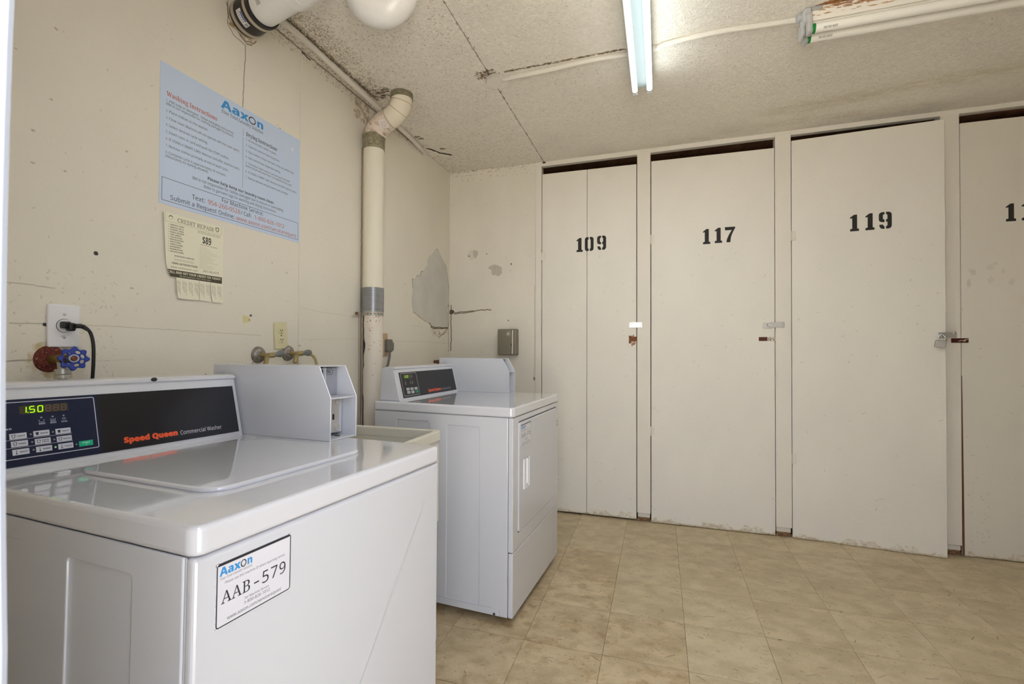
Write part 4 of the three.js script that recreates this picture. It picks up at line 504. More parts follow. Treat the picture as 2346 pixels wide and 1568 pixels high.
  const bend = (gg) => { const p = gg.attributes.position; for (let i = 0; i < p.count; i++) { const u = 0.111 - p.getZ(i), y = p.getY(i); p.setX(i, p.getX(i) + 0.0025 * Math.exp(-u * 30) + 0.0035 * clamp((0.09 - y) / 0.1) ** 2 + 0.001 * Math.sin(u * 28)); } gg.computeVertexNormals(); return gg; };
  const fine = (pts) => { const s = poly(pts), gg = faceX(ext(s, 0.0005)); return bend(uv(gg)); };
  // x runs to the right along the wall, measured from the sheet's middle
  mesh('sheet', fine([[-0.111, 0.267], [0.109, 0.267], [0.108, 0.18], [0.108, 0.062], [0.05, 0.062], [-0.062, 0.062], [-0.075, 0.06], [-0.085, 0.062], [-0.093, 0.076], [-0.101, 0.1], [-0.107, 0.19]]), mat, g);
  mesh('tear_tab', fine([[-0.066, 0.0615], [0.013, 0.0615], [0.016, 0.03], [0.013, -0.006], [-0.03, -0.008], [-0.062, -0.006], [-0.066, 0.03]]), mat, g);
  mesh('tear_tab', fine([[0.0145, 0.0615], [0.0585, 0.0615], [0.0575, 0.03], [0.061, -0.0075], [0.0155, -0.006], [0.018, 0.03]]), mat, g);
  mesh('tear_tab', fine([[0.06, 0.0615], [0.108, 0.0615], [0.108, -0.008], [0.066, -0.008], [0.0605, 0.028]]), mat, g);
}
const whitePlastic = std({ color: srgb(236, 234, 236), roughness: 0.35 }), ivory = std({ color: srgb(220, 210, 170), roughness: 0.45 }), blackRubber = std({ color: srgb(24, 22, 24), roughness: 0.35 });
{ // single white outlet with a black plug
  const y = 1.2085, z = -0.8475, g = thing('outlet', 'white single outlet plate above the rusty valve', 'outlet', [XL, y, z]);
  mesh('cover_plate', faceX(ext(rrect(-0.0355, -0.0565, 0.0355, 0.0565, 0.0055), 0.0025, 0.0025, 3)).translate(0.0025, 0, 0), whitePlastic, g);
  mesh('receptacle', [cyl(0.0172, 0.0172, 0.003, 32).rotateZ(Math.PI / 2).translate(0.0088, 0, 0)], whitePlastic, g);
  mesh('receptacle_gap', new THREE.TorusGeometry(0.0176, 0.0007, 6, 40).rotateY(Math.PI / 2).translate(0.008, 0, 0), gap, g);
  for (const s of [-1, 1]) mesh('screw', [new THREE.SphereGeometry(0.0034, 14, 8).scale(0.4, 1, 1).translate(0.0082, s * 0.0305, 0), box(0.001, 0.0009, 0.005, 0.0096, s * 0.0305, 0).rotateX(0)], steel, g);
  const k = thing('power_cord', 'black power cord plugged into the white outlet, hanging behind the washer', 'power cord', [XL + 0.0105, y, z]);
  mesh('plug', [rbox(0.016, 0.018, 0.02, 0.004, 0.008, 0.002, 0.003), rbox(0.02, 0.022, 0.016, 0.005, 0.012, -0.003, -0.006), rbox(0.016, 0.012, 0.02, 0.005, 0.02, 0.0, -0.018)], blackRubber, k);
  mesh('strain_relief', [0, 1, 2].map((i) => rbox(0.012 - i * 0.001, 0.011 - i * 0.001, 0.005, 0.002, 0.0235, -0.002 - i * 0.003, -0.028 - i * 0.0045)), blackRubber, k);
  mesh('cord', tube([[0.0235, -0.004, -0.034], [0.024, -0.018, -0.045], [0.024, -0.05, -0.052], [0.022, -0.1, -0.054], [0.018, -0.16, -0.054], [0.012, -0.3, -0.054], [0.008, -0.5, -0.05]], 0.0042, 60, 12), blackRubber, k);
}
{ // valve with a blue hand wheel
  const g = thing('water_valve', 'rusty water valve with a blue eight-lobed hand wheel', 'valve', [XL, 1.121, -0.821]);
  const r = rng(90), [c, ctx] = paintCanvas(256, 256, [104, 44, 30], 60, 0.03, 0.03, 2); for (let i = 0; i < 260; i++) blob(ctx, r() * 256, r() * 256, 1 + r() * 4, 1 + r() * 3, ['rgba(206,178,164,.8)', 'rgba(60,22,16,.7)', 'rgba(150,86,60,.6)'][(r() * 3) | 0], r);
  const fm = std({ map: tex(c), roughness: 0.8 }), brass = std({ color: srgb(134, 112, 62), metalness: 0.6, roughness: 0.5 }), zinc = std({ color: srgb(196, 194, 184), metalness: 0.7, roughness: 0.4 });
  const fl = new THREE.LatheGeometry([[0, 0.007], [0.016, 0.0072], [0.026, 0.006], [0.033, 0.003], [0.035, 0]].map((p) => new THREE.Vector2(...p)), 40).rotateZ(-Math.PI / 2); mapUV(fl, (x, y, z) => [z / 0.07 + 0.5, y / 0.07 + 0.5]); fm.side = THREE.DoubleSide; mesh('escutcheon', fl, fm, g, 'rust-red wall flange');
  mesh('valve_body', [rod([0, 0, 0], [0.05, -0.002, -0.003], 0.0105, 18), rod([0.03, -0.001, -0.002], [0.068, 0.003, -0.012], 0.012, 18)], brass, g, 'brass valve body');
  mesh('spout', [rod([0.04, -0.004, -0.003], [0.043, -0.034, -0.004], 0.0095, 18), rod([0.0435, -0.026, -0.004], [0.045, -0.04, -0.004], 0.0165, 22), rod([0.045, -0.041, -0.004], [0.0455, -0.05, -0.004], 0.0185, 8), rod([0.0455, -0.047, -0.004], [0.046, -0.1, -0.004], 0.009, 16)], zinc, g, 'zinc hose coupling');
  const wheel = new THREE.Group(); wheel.name = 'hand_wheel'; wheel.userData.label = 'blue hand wheel'; wheel.position.set(0.0685, 0.001, -0.0135); wheel.quaternion.setFromUnitVectors(new THREE.Vector3(0, 0, 1), new THREE.Vector3(1, 0.12, 0.42).normalize()); g.add(wheel);
  const s = new THREE.Shape(); for (let i = 0; i <= 128; i++) { const a = i / 128 * 2 * Math.PI, rr = 0.0285 + 0.0034 * Math.cos(8 * a); i ? s.lineTo(rr * Math.cos(a), rr * Math.sin(a)) : s.moveTo(rr, 0); }
  for (let i = 0; i < 8; i++) { const a = (i + 0.5) * Math.PI / 4, h = new THREE.Path(); h.absellipse(0.0178 * Math.cos(a), 0.0178 * Math.sin(a), 0.0038, 0.0054, 0, 2 * Math.PI, true, a); s.holes.push(h); }
  const blue = std({ color: srgb(22, 54, 158), roughness: 0.28 });
  mesh('rim', ext(s, 0.004, 0.0022, 3, 10), blue, wheel); mesh('hub', [new THREE.TorusGeometry(0.0085, 0.002, 8, 28).translate(0, 0, 0.0065)], std({ color: srgb(196, 196, 206), roughness: 0.4, metalness: 0.4 }), wheel); mesh('nut', cyl(0.0058, 0.0058, 0.006, 6).rotateX(Math.PI / 2).translate(0, 0, 0.008), std({ color: srgb(120, 66, 32), roughness: 0.6, metalness: 0.4 }), wheel, 'rusty hub nut');
}
{ // old taps behind the coin box
  const pitted = (() => { const r = rng(61), [c, ctx] = paintCanvas(128, 128, [150, 142, 134], 60, 0.06, 0.06, 2); for (let i = 0; i < 60; i++) blob(ctx, r() * 128, r() * 128, 1 + r() * 5, 1 + r() * 4, ['rgba(96,66,46,.7)', 'rgba(206,202,196,.6)', 'rgba(120,104,84,.6)'][(r() * 3) | 0], r); return std({ map: tex(c), metalness: 0.55, roughness: 0.45, side: THREE.DoubleSide }); })();
  const brass = std({ color: srgb(168, 150, 104), metalness: 0.5, roughness: 0.55 }), grey = std({ color: srgb(128, 128, 126), metalness: 0.35, roughness: 0.5 });
  const tap = (label, z, y, turn) => {
    const g = thing('wall_tap', label, 'tap', [XL, y, z]);
    mesh('escutcheon', new THREE.LatheGeometry([[0.006, 0.02], [0.02, 0.018], [0.03, 0.009], [0.0335, 0]].map((p) => new THREE.Vector2(...p)), 36).rotateZ(-Math.PI / 2), pitted, g, 'tarnished wall flange');
    mesh('stem', [rod([0.005, 0, 0], [0.055, -0.004, 0], 0.009, 16), rod([0.04, -0.003, -0.002], [0.06, 0, -0.024], 0.0105, 14), rod([0.045, -0.004, 0], [0.05, -0.04, 0.012], 0.009, 14)], brass, g);
    const h = new THREE.LatheGeometry([[0, 0], [0.007, 0.001], [0.011, 0.012], [0.0165, 0.032], [0.013, 0.05], [0, 0.06]].map((p) => new THREE.Vector2(...p)), 20).scale(0.5, 1, 0.85); h.rotateX(-Math.PI / 2 + turn).translate(0.06, 0.0, -0.02);
    mesh('lever_handle', h, grey, g);
  };
  tap('left one of two tarnished wall taps behind the washer coin box', -1.492, 1.122, 0.12); tap('right one of two tarnished wall taps, under the ivory outlet', -1.648, 1.127, 0.05);
  const hz = thing('fill_hose', 'yellowed rubber hose hanging from the right wall tap', 'hose', [XL + 0.05, 1.08, -1.66]); mesh('hose', tube([[0.0, 0.04, -0.05], [0.003, 0.04, -0.068], [0.005, 0.03, -0.085], [0.005, 0.01, -0.098], [0.004, -0.03, -0.108], [0, -0.1, -0.112], [-0.005, -0.22, -0.1]], 0.0062, 50, 12), std({ color: srgb(196, 178, 128), roughness: 0.6 }), hz);
  const wt = thing('wire_tie', 'thin loop of bare wire beside the left wall tap', 'wire', [XL + 0.025, 1.105, -1.462]); mesh('wire', tube([[0, -0.03, 0.03], [0.003, -0.012, 0.022], [0.004, 0.006, 0.012], [0.003, 0.012, 0.0], [0, 0.004, -0.008], [-0.002, -0.01, -0.012]], 0.0012, 40, 6), std({ color: srgb(150, 144, 132), metalness: 0.6, roughness: 0.5 }), wt);
  const gv = thing('gas_valve', 'small rusty valve on the left wall behind the dryer panel', 'valve', [XL, 1.052, -3.03]); mesh('valve_body', [rod([0, 0, 0], [0.06, 0, 0], 0.011, 14), rod([0.05, -0.002, -0.05], [0.05, 0.0, 0.05], 0.013, 14), rbox(0.016, 0.012, 0.05, 0.004, 0.055, 0.014, 0.0)], std({ color: srgb(104, 74, 56), roughness: 0.8, metalness: 0.3 }), gv);
}
{ // ivory duplex outlet
  const g = thing('outlet', 'ivory duplex outlet plate above the right wall tap', 'outlet', [XL, 1.2015, -1.605]); g.rotation.x = 0.055;
  mesh('cover_plate', faceX(ext(rrect(-0.035, -0.056, 0.035, 0.056, 0.0055), 0.0022, 0.0024, 3)).translate(0.0024, 0, 0), ivory, g);
  for (const s of [-1, 1]) { mesh('receptacle', faceX(ext(rrect(-0.0145, -0.0125, 0.0145, 0.0125, 0.008), 0.0008, 0.0008, 1)).translate(0.0075, s * 0.0195, 0), ivory, g); mesh('slots', [box(0.0012, 0.0075, 0.0022, 0.0095, s * 0.0195 + 0.002, 0.0055), box(0.0012, 0.0075, 0.0022, 0.0095, s * 0.0195 + 0.002, -0.0055), cyl(0.0022, 0.0022, 0.0012, 12).rotateZ(Math.PI / 2).translate(0.0095, s * 0.0195 - 0.0075, 0)], gap, g); }
  mesh('screw', new THREE.SphereGeometry(0.0032, 12, 8).scale(0.4, 1, 1).translate(0.0072, 0, 0), rustMat, g, 'rusty centre screw');
}

// ------------------------------------------------------------------ pipes
const pvc = (() => { const r = rng(71), [c, ctx] = paintCanvas(512, 512, [240, 236, 232], 7, 0.01, 0.01, 5); strokes(ctx, 90, r, () => [r() * 512, r() * 512], [1, 9], [0.8, 1.6], ['rgba(170,150,140,.4)', 'rgba(150,140,130,.35)']); return std({ map: tex(c, true, true), roughness: 0.28 }); })();
{ // drain stack on the left wall
  const g = thing('drain_pipe', 'thick cream painted drain pipe running up the left wall into the ceiling', 'pipe', [-1.4605, 0, -2.19]);
  const R = 0.0535, r = rng(72), k = 512 / (2 * Math.PI * R);
  const upper = (() => { const [c, ctx] = paintCanvas(512, 1024, [231, 223, 204], 9, 0.01, 0.005, 6); strokes(ctx, 40, r, () => [r() * 512, r() * 1024], [2, 10], [1, 2], ['rgba(150,134,108,.5)']); return std({ map: tex(c), roughness: 0.5 }); })();
  // lower length: pinkish chipped paint with a long strip of bare black iron on the wall side
  const [c, ctx] = paintCanvas(512, 2048, [230, 219, 204], 12, 0.012, 0.005, 7), Yp = (y) => (1.335 - y) / 1.335 * 2048;
  const STRIP = 472;
  window_strip(ctx);
  function window_strip(cx) { const X = (a) => a / (2 * Math.PI) * 512; const edge = []; for (let i = 0; i <= 70; i++) edge.push(fbm(i * 0.35, 2, 3)); cx.fillStyle = '#2d2a26'; cx.beginPath(); for (let i = 0; i <= 70; i++) { const y = 20 + i * 29; cx.lineTo(STRIP - 6 - 14 * edge[(i * 3) % 70], y); } for (let i = 70; i >= 0; i--) { const y = 20 + i * 29, w = i > 14 && i < 22 ? 6 : 24; cx.lineTo(STRIP - 4 + w * edge[i] * (i < 16 ? 1.7 : 1.1), y); } cx.fill(); }
  for (let i = 0; i < 120; i++) { const y = Yp(1.33 - r() ** 2 * 0.2); blob(ctx, r() * 512, y, 2 + r() * 5, 2 + r() * 7, ['rgba(176,112,92,.5)', 'rgba(150,84,64,.5)', 'rgba(206,170,150,.5)'][(r() * 3) | 0], r); }
  for (let i = 0; i < 60; i++) blob(ctx, r() * 512, r() * 2048, 3 + r() * 7, 2 + r() * 5, ['rgba(160,130,110,.5)', 'rgba(120,100,84,.45)', 'rgba(206,180,170,.5)'][(r() * 3) | 0], r);
  for (const y of [0.93, 0.9, 0.87]) blob(ctx, 330 + r() * 60, Yp(y), 22, 5, 'rgba(90,76,62,.7)', r);
  const lower = std({ map: tex(c), roughness: 0.6 });
  mesh('pipe_upper', cyl(R, R, 2.21 - 1.33, 40).translate(0, (2.21 + 1.33) / 2, 0), upper, g); mesh('pipe_lower', cyl(R, R, 1.335, 40).translate(0, 1.335 / 2, 0), lower, g, 'chipped lower length with bare black iron');
  const tape = (() => { const [tc, tx] = paintCanvas(256, 256, [150, 150, 152], 18, 0.02, 0.06, 9); for (const y of [40, 66, 84, 225]) line(tx, [[0, y], [130, y + 4], [256, y]], 2.4, 'rgba(104,104,106,.7)', 2, r); return std({ map: tex(tc), roughness: 0.34, metalness: 0.45 }); })();
  mesh('tape_wrap', cyl(R + 0.0035, R + 0.003, 0.128, 40).translate(0, 1.404, 0), tape, g, 'silver duct tape wrap');
  mesh('strap', [cyl(R + 0.002, R + 0.002, 0.02, 40, true).translate(0, 1.328, 0), rbox(0.05, 0.016, 0.003, 0.001, 0, 0, 0).rotateY(Math.PI / 2).translate(-0.04, 1.328, R + 0.022)], std({ color: srgb(188, 182, 172), metalness: 0.6, roughness: 0.5, side: THREE.DoubleSide }), g, 'perforated metal strap');
  for (let i = 0; i < 7; i++) { const a = -0.5 + i * 0.33; mesh('strap_hole', cyl(0.003, 0.003, 0.001, 10).rotateX(Math.PI / 2).translate(0, 0, R + 0.0022).rotateY(a + 0.6).translate(0, 1.328, 0), gap, g); }
  mesh('strap_bolt', [cyl(0.008, 0.008, 0.008, 6).rotateZ(Math.PI / 2).translate(-0.03, 1.328, R + 0.045)], rustMat, g, 'rusty bolt');
  const collarM = (() => { const [tc, tx] = paintCanvas(512, 128, [150, 142, 116], 70, 0.04, 0.06, 9); for (let i = 0; i < 160; i++) blob(tx, r() * 512, r() * 128, 3 + r() * 9, 2 + r() * 6, ['rgba(206,198,180,.35)', 'rgba(110,100,80,.35)', 'rgba(132,122,98,.35)', 'rgba(150,122,92,.3)'][(r() * 4) | 0], r); return std({ map: tex(tc), roughness: 0.8, bumpMap: fineBump([4, 2]), bumpScale: 0.004 }); })();
  mesh('grimy_collar', cyl(R + 0.006, R + 0.0025, 0.075, 40).translate(0, 2.245, 0), collarM, g, 'dirty grey coupling');
  const stain = (() => { const [tc, tx] = paintCanvas(512, 256, [222, 206, 190], 20, 0.02, 0.02, 9); for (let i = 0; i < 70; i++) blob(tx, r() * 512, r() * 256, 8 + r() * 26, 5 + r() * 14, ['rgba(150,112,116,.3)', 'rgba(176,140,120,.35)', 'rgba(116,96,78,.35)', 'rgba(230,222,212,.5)'][(r() * 4) | 0], r); return std({ map: tex(tc), roughness: 0.6 }); })();
  const cream = std({ color: srgb(230, 219, 198), roughness: 0.5 });
  const path = [[0, 2.27, 0], [0.012, 2.305, 0], [0.05, 2.343, 0], [0.1, 2.366, 0.002]];
  mesh('lower_elbow', tube(path, R + 0.003, 24, 28), stain, g, 'stained lower elbow with purple primer');
  mesh('upper_elbow', tube([[0.092, 2.362, 0.002], [0.125, 2.378, 0.004], [0.156, 2.405, 0.008], [0.172, 2.44, 0.012], [0.176, 2.482, 0.015]], R + 0.001, 24, 28), cream, g);
  mesh('grimy_collar', cyl(R + 0.003, R + 0.005, 0.03, 36).translate(0.1755, 2.463, 0.0145), collarM, g, 'dark grimy collar at the ceiling');
  const ring = (p, n, rr) => { const t = new THREE.TorusGeometry(rr, 0.0016, 8, 36); t.applyQuaternion(new THREE.Quaternion().setFromUnitVectors(new THREE.Vector3(0, 0, 1), vec(n).normalize())); return t.translate(...p); };
  mesh('elbow_seam', [ring([0.098, 2.3645, 0.002], [1, 0.42, 0.05], R + 0.0035), ring([0.148, 2.397, 0.007], [0.75, 0.85, 0.1], R + 0.001), ring([0.17, 2.435, 0.012], [0.3, 1, 0.08], R + 0.001)], std({ color: srgb(186, 166, 136), roughness: 0.8 }), g, 'brownish joint seams');
  const [sc, sx] = canvasOf(128, 128); sx.fillStyle = '#ddd6cf'; sx.fillRect(0, 0, 128, 128); for (let i = 0; i < 5; i++) fit(sx, ['THIS PIPE', 'DO NOT', 'DRILL OR', 'CUT HERE', 'CAUTION'][i], 14, 32 + i * 20, 96, 18, 'sans-serif', 'bold', '#b0848c');
  const sl = mesh('pipe_label', box(0.042, 0.042, 0.0012), std({ map: tex(sc), roughness: 0.6 }), g, 'small faded paper label'); const ln = new THREE.Vector3(0.505, -0.41, 0.757).normalize(); sl.position.set(0.058, 2.342, 0.001).addScaledVector(ln, 0.0585); sl.quaternion.setFromUnitVectors(new THREE.Vector3(0, 0, 1), ln).multiply(new THREE.Quaternion().setFromAxisAngle(new THREE.Vector3(0, 0, 1), 0.1));
}
{ // large white plastic waste pipe leaving the left wall at the top
  const g = thing('waste_pipe', 'white plastic waste pipe with a black rubber coupling at the top left', 'pipe', [XL, 2.402, -1.412]);
  const d = new THREE.Vector3(1, 0.01, 0.23).normalize(), at = (s) => d.clone().multiplyScalar(s).toArray(), R = 0.0575, bands = std({ color: srgb(198, 188, 172), metalness: 0.55, roughness: 0.38 });
  mesh('stub', rod(at(-0.03), at(0.05), R - 0.002, 36), std({ color: srgb(200, 184, 156), roughness: 0.8 }), g);
  const cone = (s, r0, r1, l) => { const q = cyl(r1, r0, l, 40); q.applyQuaternion(new THREE.Quaternion().setFromUnitVectors(new THREE.Vector3(0, 1, 0), d)); return q.translate(...at(s + l / 2)); };
  const cp = mesh('rubber_coupling', [cone(0.014, R + 0.006, R + 0.0075, 0.008), cone(0.02, R + 0.005, R + 0.005, 0.1), cone(0.112, R + 0.0085, R + 0.0075, 0.014)], std({ color: srgb(34, 30, 28), roughness: 0.45 }), g, 'black rubber coupling');
  mesh('clamp', cone(0.024, R + 0.0085, R + 0.0085, 0.014), bands, cp); mesh('clamp', cone(0.096, R + 0.0085, R + 0.0085, 0.014), bands, cp);
  const [lc, lx] = canvasOf(256, 96); lx.fillStyle = '#e4e2e0'; lx.fillRect(0, 0, 256, 96); lx.fillStyle = '#2d4a9c'; lx.fillRect(40, 8, 150, 22); lx.fillStyle = '#4a5a86'; for (let i = 0; i < 6; i++) lx.fillRect(16 + i * 30, 44, 16, 12); lx.fillStyle = '#333'; for (let i = 0; i < 9; i++) lx.fillRect(206 + i * 5, 20, 2 + (i % 2), 56); lx.fillRect(16, 70, 170, 5);
  const lab = mesh('coupling_label', (() => { const q = new THREE.CylinderGeometry(R + 0.0058, R + 0.0058, 0.026, 20, 1, true, -0.48, 0.96); q.rotateZ(0); return q; })(), std({ map: tex(lc), roughness: 0.4, side: THREE.DoubleSide }), cp); { const lq = new THREE.Quaternion().setFromUnitVectors(new THREE.Vector3(0, 1, 0), d); lab.quaternion.copy(lq).multiply(new THREE.Quaternion().setFromAxisAngle(new THREE.Vector3(0, 1, 0), 0.5)); lab.position.set(...at(0.066)); }
  mesh('pipe', rod(at(0.11), at(0.38), R, 40), pvc, g);
  const [bc, bx] = canvasOf(96, 64); bx.fillStyle = '#e2dfd8'; bx.fillRect(0, 0, 96, 64); bx.fillStyle = '#80848c'; for (let i = 0; i < 6; i++) for (let j = 0; j < 14; j++) bx.fillRect(6 + j * 6, 6 + i * 9, 4, 6);
  const pr = mesh('pipe_print', new THREE.CylinderGeometry(R + 0.0006, R + 0.0006, 0.024, 12, 1, true, -0.16, 0.32), std({ map: tex(bc), roughness: 0.4, side: THREE.DoubleSide }), g, 'grey batch print'); pr.quaternion.setFromUnitVectors(new THREE.Vector3(0, 1, 0), d).multiply(new THREE.Quaternion().setFromAxisAngle(new THREE.Vector3(0, 1, 0), 0.22)); pr.position.set(...at(0.175));
  mesh('elbow', [cone(0.3, R + 0.006, R + 0.006, 0.04), rod(at(0.335), at(0.45), R + 0.005, 40), new THREE.SphereGeometry(R + 0.005, 32, 20).translate(...at(0.45)), rod(at(0.45), [at(0.45)[0], 0.078, at(0.45)[2]], R + 0.005, 40)], pvc, g);
  // the trap bend that dips below the ceiling
  const t = thing('pipe_trap', 'white plastic trap bend hanging from the ceiling beside the waste pipe', 'pipe', [-0.985, HC + 0.013, -1.52], 0.25);
  const q = []; for (let i = 0; i <= 20; i++) { const a = Math.PI * (1 + i / 20); q.push([0.078 * Math.cos(a), -0.012 + 0.075 * Math.sin(a), 0]); } q.unshift([-0.078, 0.02, 0]); q.push([0.078, 0.02, 0]);
  mesh('bend', tube(q, 0.058, 60, 32), pvc, t);
}
{ // painted surface conduits
  const paint = std({ color: srgb(242, 235, 222), roughness: 0.5, bumpMap: fineBump([1, 6]), bumpScale: 0.002 });
  const a = thing('conduit', 'cream painted conduit along the left edge of the ceiling', 'conduit', [-1.45, 2.463, -1.3]); mesh('pipe', tube([[0.002, 0, -0.2], [0.006, 0, -0.3], [-0.004, 0, -0.6], [-0.02, 0, -0.98], [-0.03, 0, -1.22], [-0.045, -0.002, -1.46], [-0.052, -0.006, -1.54]], 0.0135, 80, 14), paint, a);
  const b = thing('conduit', 'cream painted conduit from the junction box to the lit fluorescent', 'conduit', [-0.73, ceilY(-0.73) - 0.008, -2.186]); mesh('pipe', tube([[0, 0, 0], [0.2, 0, 0.006], [0.42, 0.004, 0.018], [0.6, 0.005, 0.016]], 0.0115, 50, 12), paint, b);
  const c = thing('conduit', 'lumpy painted conduit between the two fluorescent fixtures', 'conduit', [-0.03, ceilY(-0.03) - 0.01, -2.155]); mesh('pipe', [tube([[0, 0, -0.012], [0.02, 0, -0.01], [0.07, 0.001, 0.008], [0.26, 0.003, 0.022], [0.45, 0.005, 0.01], [0.6, 0.006, 0.0]], 0.0115, 60, 12), rbox(0.022, 0.022, 0.03, 0.008, 0.008, 0.0, -0.01)], paint, c);
  const j = thing('junction_box', 'round junction box cover painted over at the ceiling seam', 'junction box', [-0.765, HC, -2.2]); mesh('cover', [cyl(0.062, 0.058, 0.014, 8).translate(0, -0.006, 0), rbox(0.05, 0.016, 0.04, 0.006, 0.045, -0.007, 0.008)], paint, j);
}

// ------------------------------------------------------------------ fluorescent fixtures
function strip(g, axis, len, lit) {                      // local: long axis along +s from the near end, hanging down from y = 0
  const white = std({ color: srgb(170, 182, 184), roughness: 0.4 }), P3 = (s, y, t) => (axis === 'z' ? [t, y, -s] : [s, y, t]);
  const bx = (s0, s1, y0, y1, t0, t1, r) => (axis === 'z' ? rbox(t1 - t0, y1 - y0, s1 - s0, r, (t0 + t1) / 2, (y0 + y1) / 2, -(s0 + s1) / 2) : rbox(s1 - s0, y1 - y0, t1 - t0, r, (s0 + s1) / 2, (y0 + y1) / 2, (t0 + t1) / 2));
  return { white, P3, bx };
}
{ // lit fixture, running from front to back
  const x = -0.079, z0 = -1.16, g = thing('fluorescent_light', 'two-tube fluorescent strip running front to back, right tube glowing', 'light fixture', [x, ceilY(x), z0]), len = 1.22, { white, P3, bx } = strip(g, 'z', len);
  mesh('channel', [bx(0, len, -0.048, 0, -0.046, 0.046, 0.004), bx(0.002, len - 0.002, -0.062, -0.046, -0.03, 0.03, 0.006)], white, g);
  for (const s of [0.012, len - 0.012]) for (const t of [-0.034, 0.034]) mesh('socket', bx(s - 0.008, s + 0.008, -0.1, -0.04, t - 0.012, t + 0.012, 0.005), std({ color: srgb(226, 226, 226), roughness: 0.5 }), g);
  const glow = (k) => std({ color: srgb(240, 240, 240), emissive: TUBE_COLOR, emissiveIntensity: k, roughness: 0.3 });
  mesh('tube', [rod(P3(0.03, -0.086, 0.034), P3(len - 0.03, -0.086, 0.034), 0.013, 24)], glow(TUBE_GLOW), g, 'brightly glowing right tube');
  mesh('tube', [rod(P3(0.03, -0.086, -0.034), P3(len - 0.03, -0.086, -0.034), 0.013, 24)], glow(TUBE_GLOW_DIM), g, 'faintly glowing left tube');
  for (const s of [0.024, len - 0.024]) for (const t of [-0.034, 0.034]) mesh('tube_cap', rod(P3(s - 0.008, -0.086, t), P3(s + 0.008, -0.086, t), 0.0132, 20), steel, g);
  // a tube shines all round: the same light below it and on its two sides
  for (const [dx, dy, k] of [[0, -1, 1], [1, 0, TUBE_SIDE], [-1, -0.1, TUBE_SIDE * 0.25]]) { const L = new THREE.RectAreaLight(TUBE_COLOR, TUBE_LIGHT * k, 0.026, len - 0.06), n = Math.hypot(dx, dy), cx = x + 0.034, cy = ceilY(x) - 0.086, cz = z0 - len / 2; L.position.set(cx + dx / n * 0.0145, cy + dy / n * 0.0145, cz); L.up.set(0, 0, 1); L.lookAt(cx + dx * 5, cy + dy * 5, cz); L.castShadow = true; L.name = 'tube_light'; scene.add(L); }
}
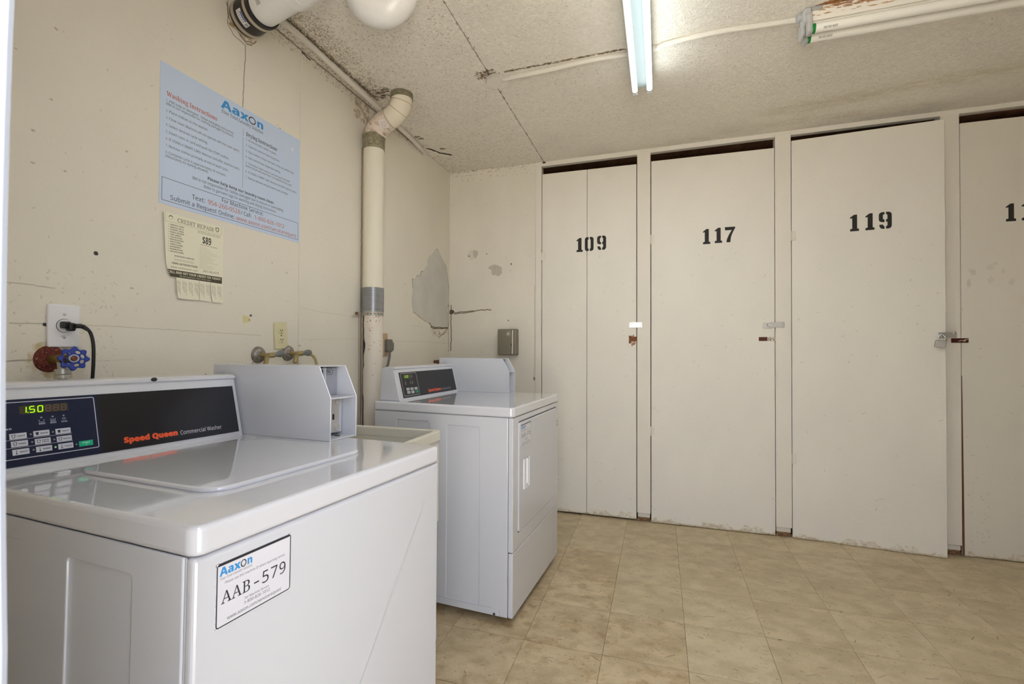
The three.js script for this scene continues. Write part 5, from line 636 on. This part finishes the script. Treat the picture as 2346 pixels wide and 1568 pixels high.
{ // unlit fixture, running left to right
  const x0 = 0.557, z = -2.133, g = thing('fluorescent_light', 'unlit fluorescent strip with green-ended tubes, rusty at the ceiling', 'light fixture', [x0, ceilY(x0), z]), len = 1.22, { white, P3, bx } = strip(g, 'x', len);
  g.rotation.z = 0.0105;
  const r = rng(83), [c, ctx] = paintCanvas(1024, 64, [232, 226, 214], 10, 0.01, 0.05, 3); for (let i = 0; i < 700; i++) blob(ctx, (r() ** 0.8) * 1024, (r() < 0.85 ? 2 + r() * 18 : 34) + r() * 6, 3 + r() * 12, 1 + r() * 3, ['rgba(140,84,38,.6)', 'rgba(110,62,28,.55)', 'rgba(176,128,78,.5)', 'rgba(232,226,214,.7)'][(r() * 4) | 0], r);
  mesh('channel', mapUV(join([bx(0, len, -0.054, 0, -0.028, 0.028, 0.003), bx(0.002, len - 0.002, -0.062, -0.05, -0.018, 0.018, 0.004)]), (a, b) => [a / len, 1 + b / 0.06]), std({ map: tex(c), roughness: 0.5 }), g, 'rust-stained white channel');
  const crust = std({ color: srgb(242, 240, 236), roughness: 0.85, bumpMap: fineBump([2, 2]), bumpScale: 0.006 });
  for (const s of [0.004, len - 0.004]) for (const t of [-0.031, 0.031]) mesh('socket', [bx(s - 0.01, s + 0.008, -0.109, -0.03, t - 0.0175, t + 0.0175, 0.006)], crust, g);
  mesh('paint_crust', [bx(-0.016, 0.01, -0.06, -0.001, -0.03, 0.04, 0.008), bx(-0.034, -0.008, -0.026, -0.004, -0.026, 0.014, 0.008), bx(0.008, 0.05, -0.016, -0.001, 0.022, 0.036, 0.006), bx(-0.02, -0.006, -0.1, -0.04, -0.034, 0.016, 0.006)], crust, g, 'lumpy overspray of white paint');
  const [tc, tx] = paintCanvas(1024, 64, [236, 232, 222], 6, 0.01, 0.02, 3); for (const u of [40]) { fit(tx, 'F40 COOL WHITE', u, 25, 40, 7, 'sans-serif', 'bold', '#84827e'); fit(tx, '40 WATT', u, 36, 28, 6, 'sans-serif', '', '#8e8c88'); }
  const tm = std({ map: tex(tc, true, true), roughness: 0.25 }), green = std({ color: srgb(20, 132, 62), roughness: 0.35, metalness: 0.3 });
  for (const t of [-0.031, 0.031]) { const tb = rod(P3(0.02, -0.088, t), P3(len - 0.02, -0.088, t), 0.0175, 28); mesh('tube', mapUV(tb, (a, b, cc) => [a / len, 0.5 + Math.atan2(cc - t, -(b + 0.088)) / (2 * Math.PI)]), tm, g); for (const s of [0.0155, len - 0.0155]) mesh('tube_cap', rod(P3(s - 0.006, -0.088, t), P3(s + 0.006, -0.088, t), 0.018, 24), green, g, 'green end cap'); }
}

// ------------------------------------------------------------------ back corner: grey switch box, grey plug
{
  const g = thing('disconnect_box', 'small grey brown metal box on the back wall above the dryer', 'electrical box', [-1.041, 1.1915, ZB]);
  const m = std({ color: srgb(134, 126, 110), roughness: 0.45, metalness: 0.2 });
  mesh('case', [rbox(0.142, 0.188, 0.062, 0.01, 0, 0, 0.031)], m, g);
  mesh('cover', [rbox(0.1, 0.182, 0.012, 0.005, -0.018, 0, 0.062)], m, g);
  mesh('chrome_edge', rbox(0.012, 0.172, 0.012, 0.004, 0.0405, 0, 0.0625), std({ color: srgb(214, 208, 200), metalness: 0.8, roughness: 0.3 }), g, 'bright metal edge');
  mesh('latch', rbox(0.005, 0.02, 0.006, 0.0015, 0.034, -0.018, 0.067), dark, g);
  const r = rng(9), [c, ctx] = canvasOf(96, 96); ctx.fillStyle = '#8f887a'; ctx.fillRect(0, 0, 96, 96); strokes(ctx, 26, r, () => [20 + r() * 50, 14 + r() * 50], [8, 34], [3, 6], ['rgba(224,220,210,.9)']);
  mesh('paint_scrape', box(0.03, 0.036, 0.001, 0.012, 0.06, 0.0683), std({ map: tex(c), roughness: 0.6 }), g, 'white paint scrape');
  const p = thing('power_cord', 'grey dryer plug and cord on the wall beside the drain pipe', 'power cord', [XL, 1.162, -2.402]), gm = std({ color: srgb(118, 114, 104), roughness: 0.5 });
  mesh('plug', [rbox(0.034, 0.074, 0.05, 0.008, 0.019, 0, -0.004), rbox(0.03, 0.05, 0.02, 0.008, 0.026, -0.004, -0.024)], gm, p); mesh('receptacle', [rbox(0.01, 0.13, 0.045, 0.003, 0.005, 0.006, 0.008)], std({ color: srgb(196, 166, 132), roughness: 0.7 }), p, 'tan receptacle plate');
  mesh('cord', tube([[0.026, -0.03, -0.008], [0.028, -0.06, -0.004], [0.026, -0.1, 0.006], [0.02, -0.16, 0.018], [0.014, -0.3, 0.02], [0.012, -0.5, 0.0]], 0.0068, 50, 12), gm, p);
}

renderer.render(scene, camera);
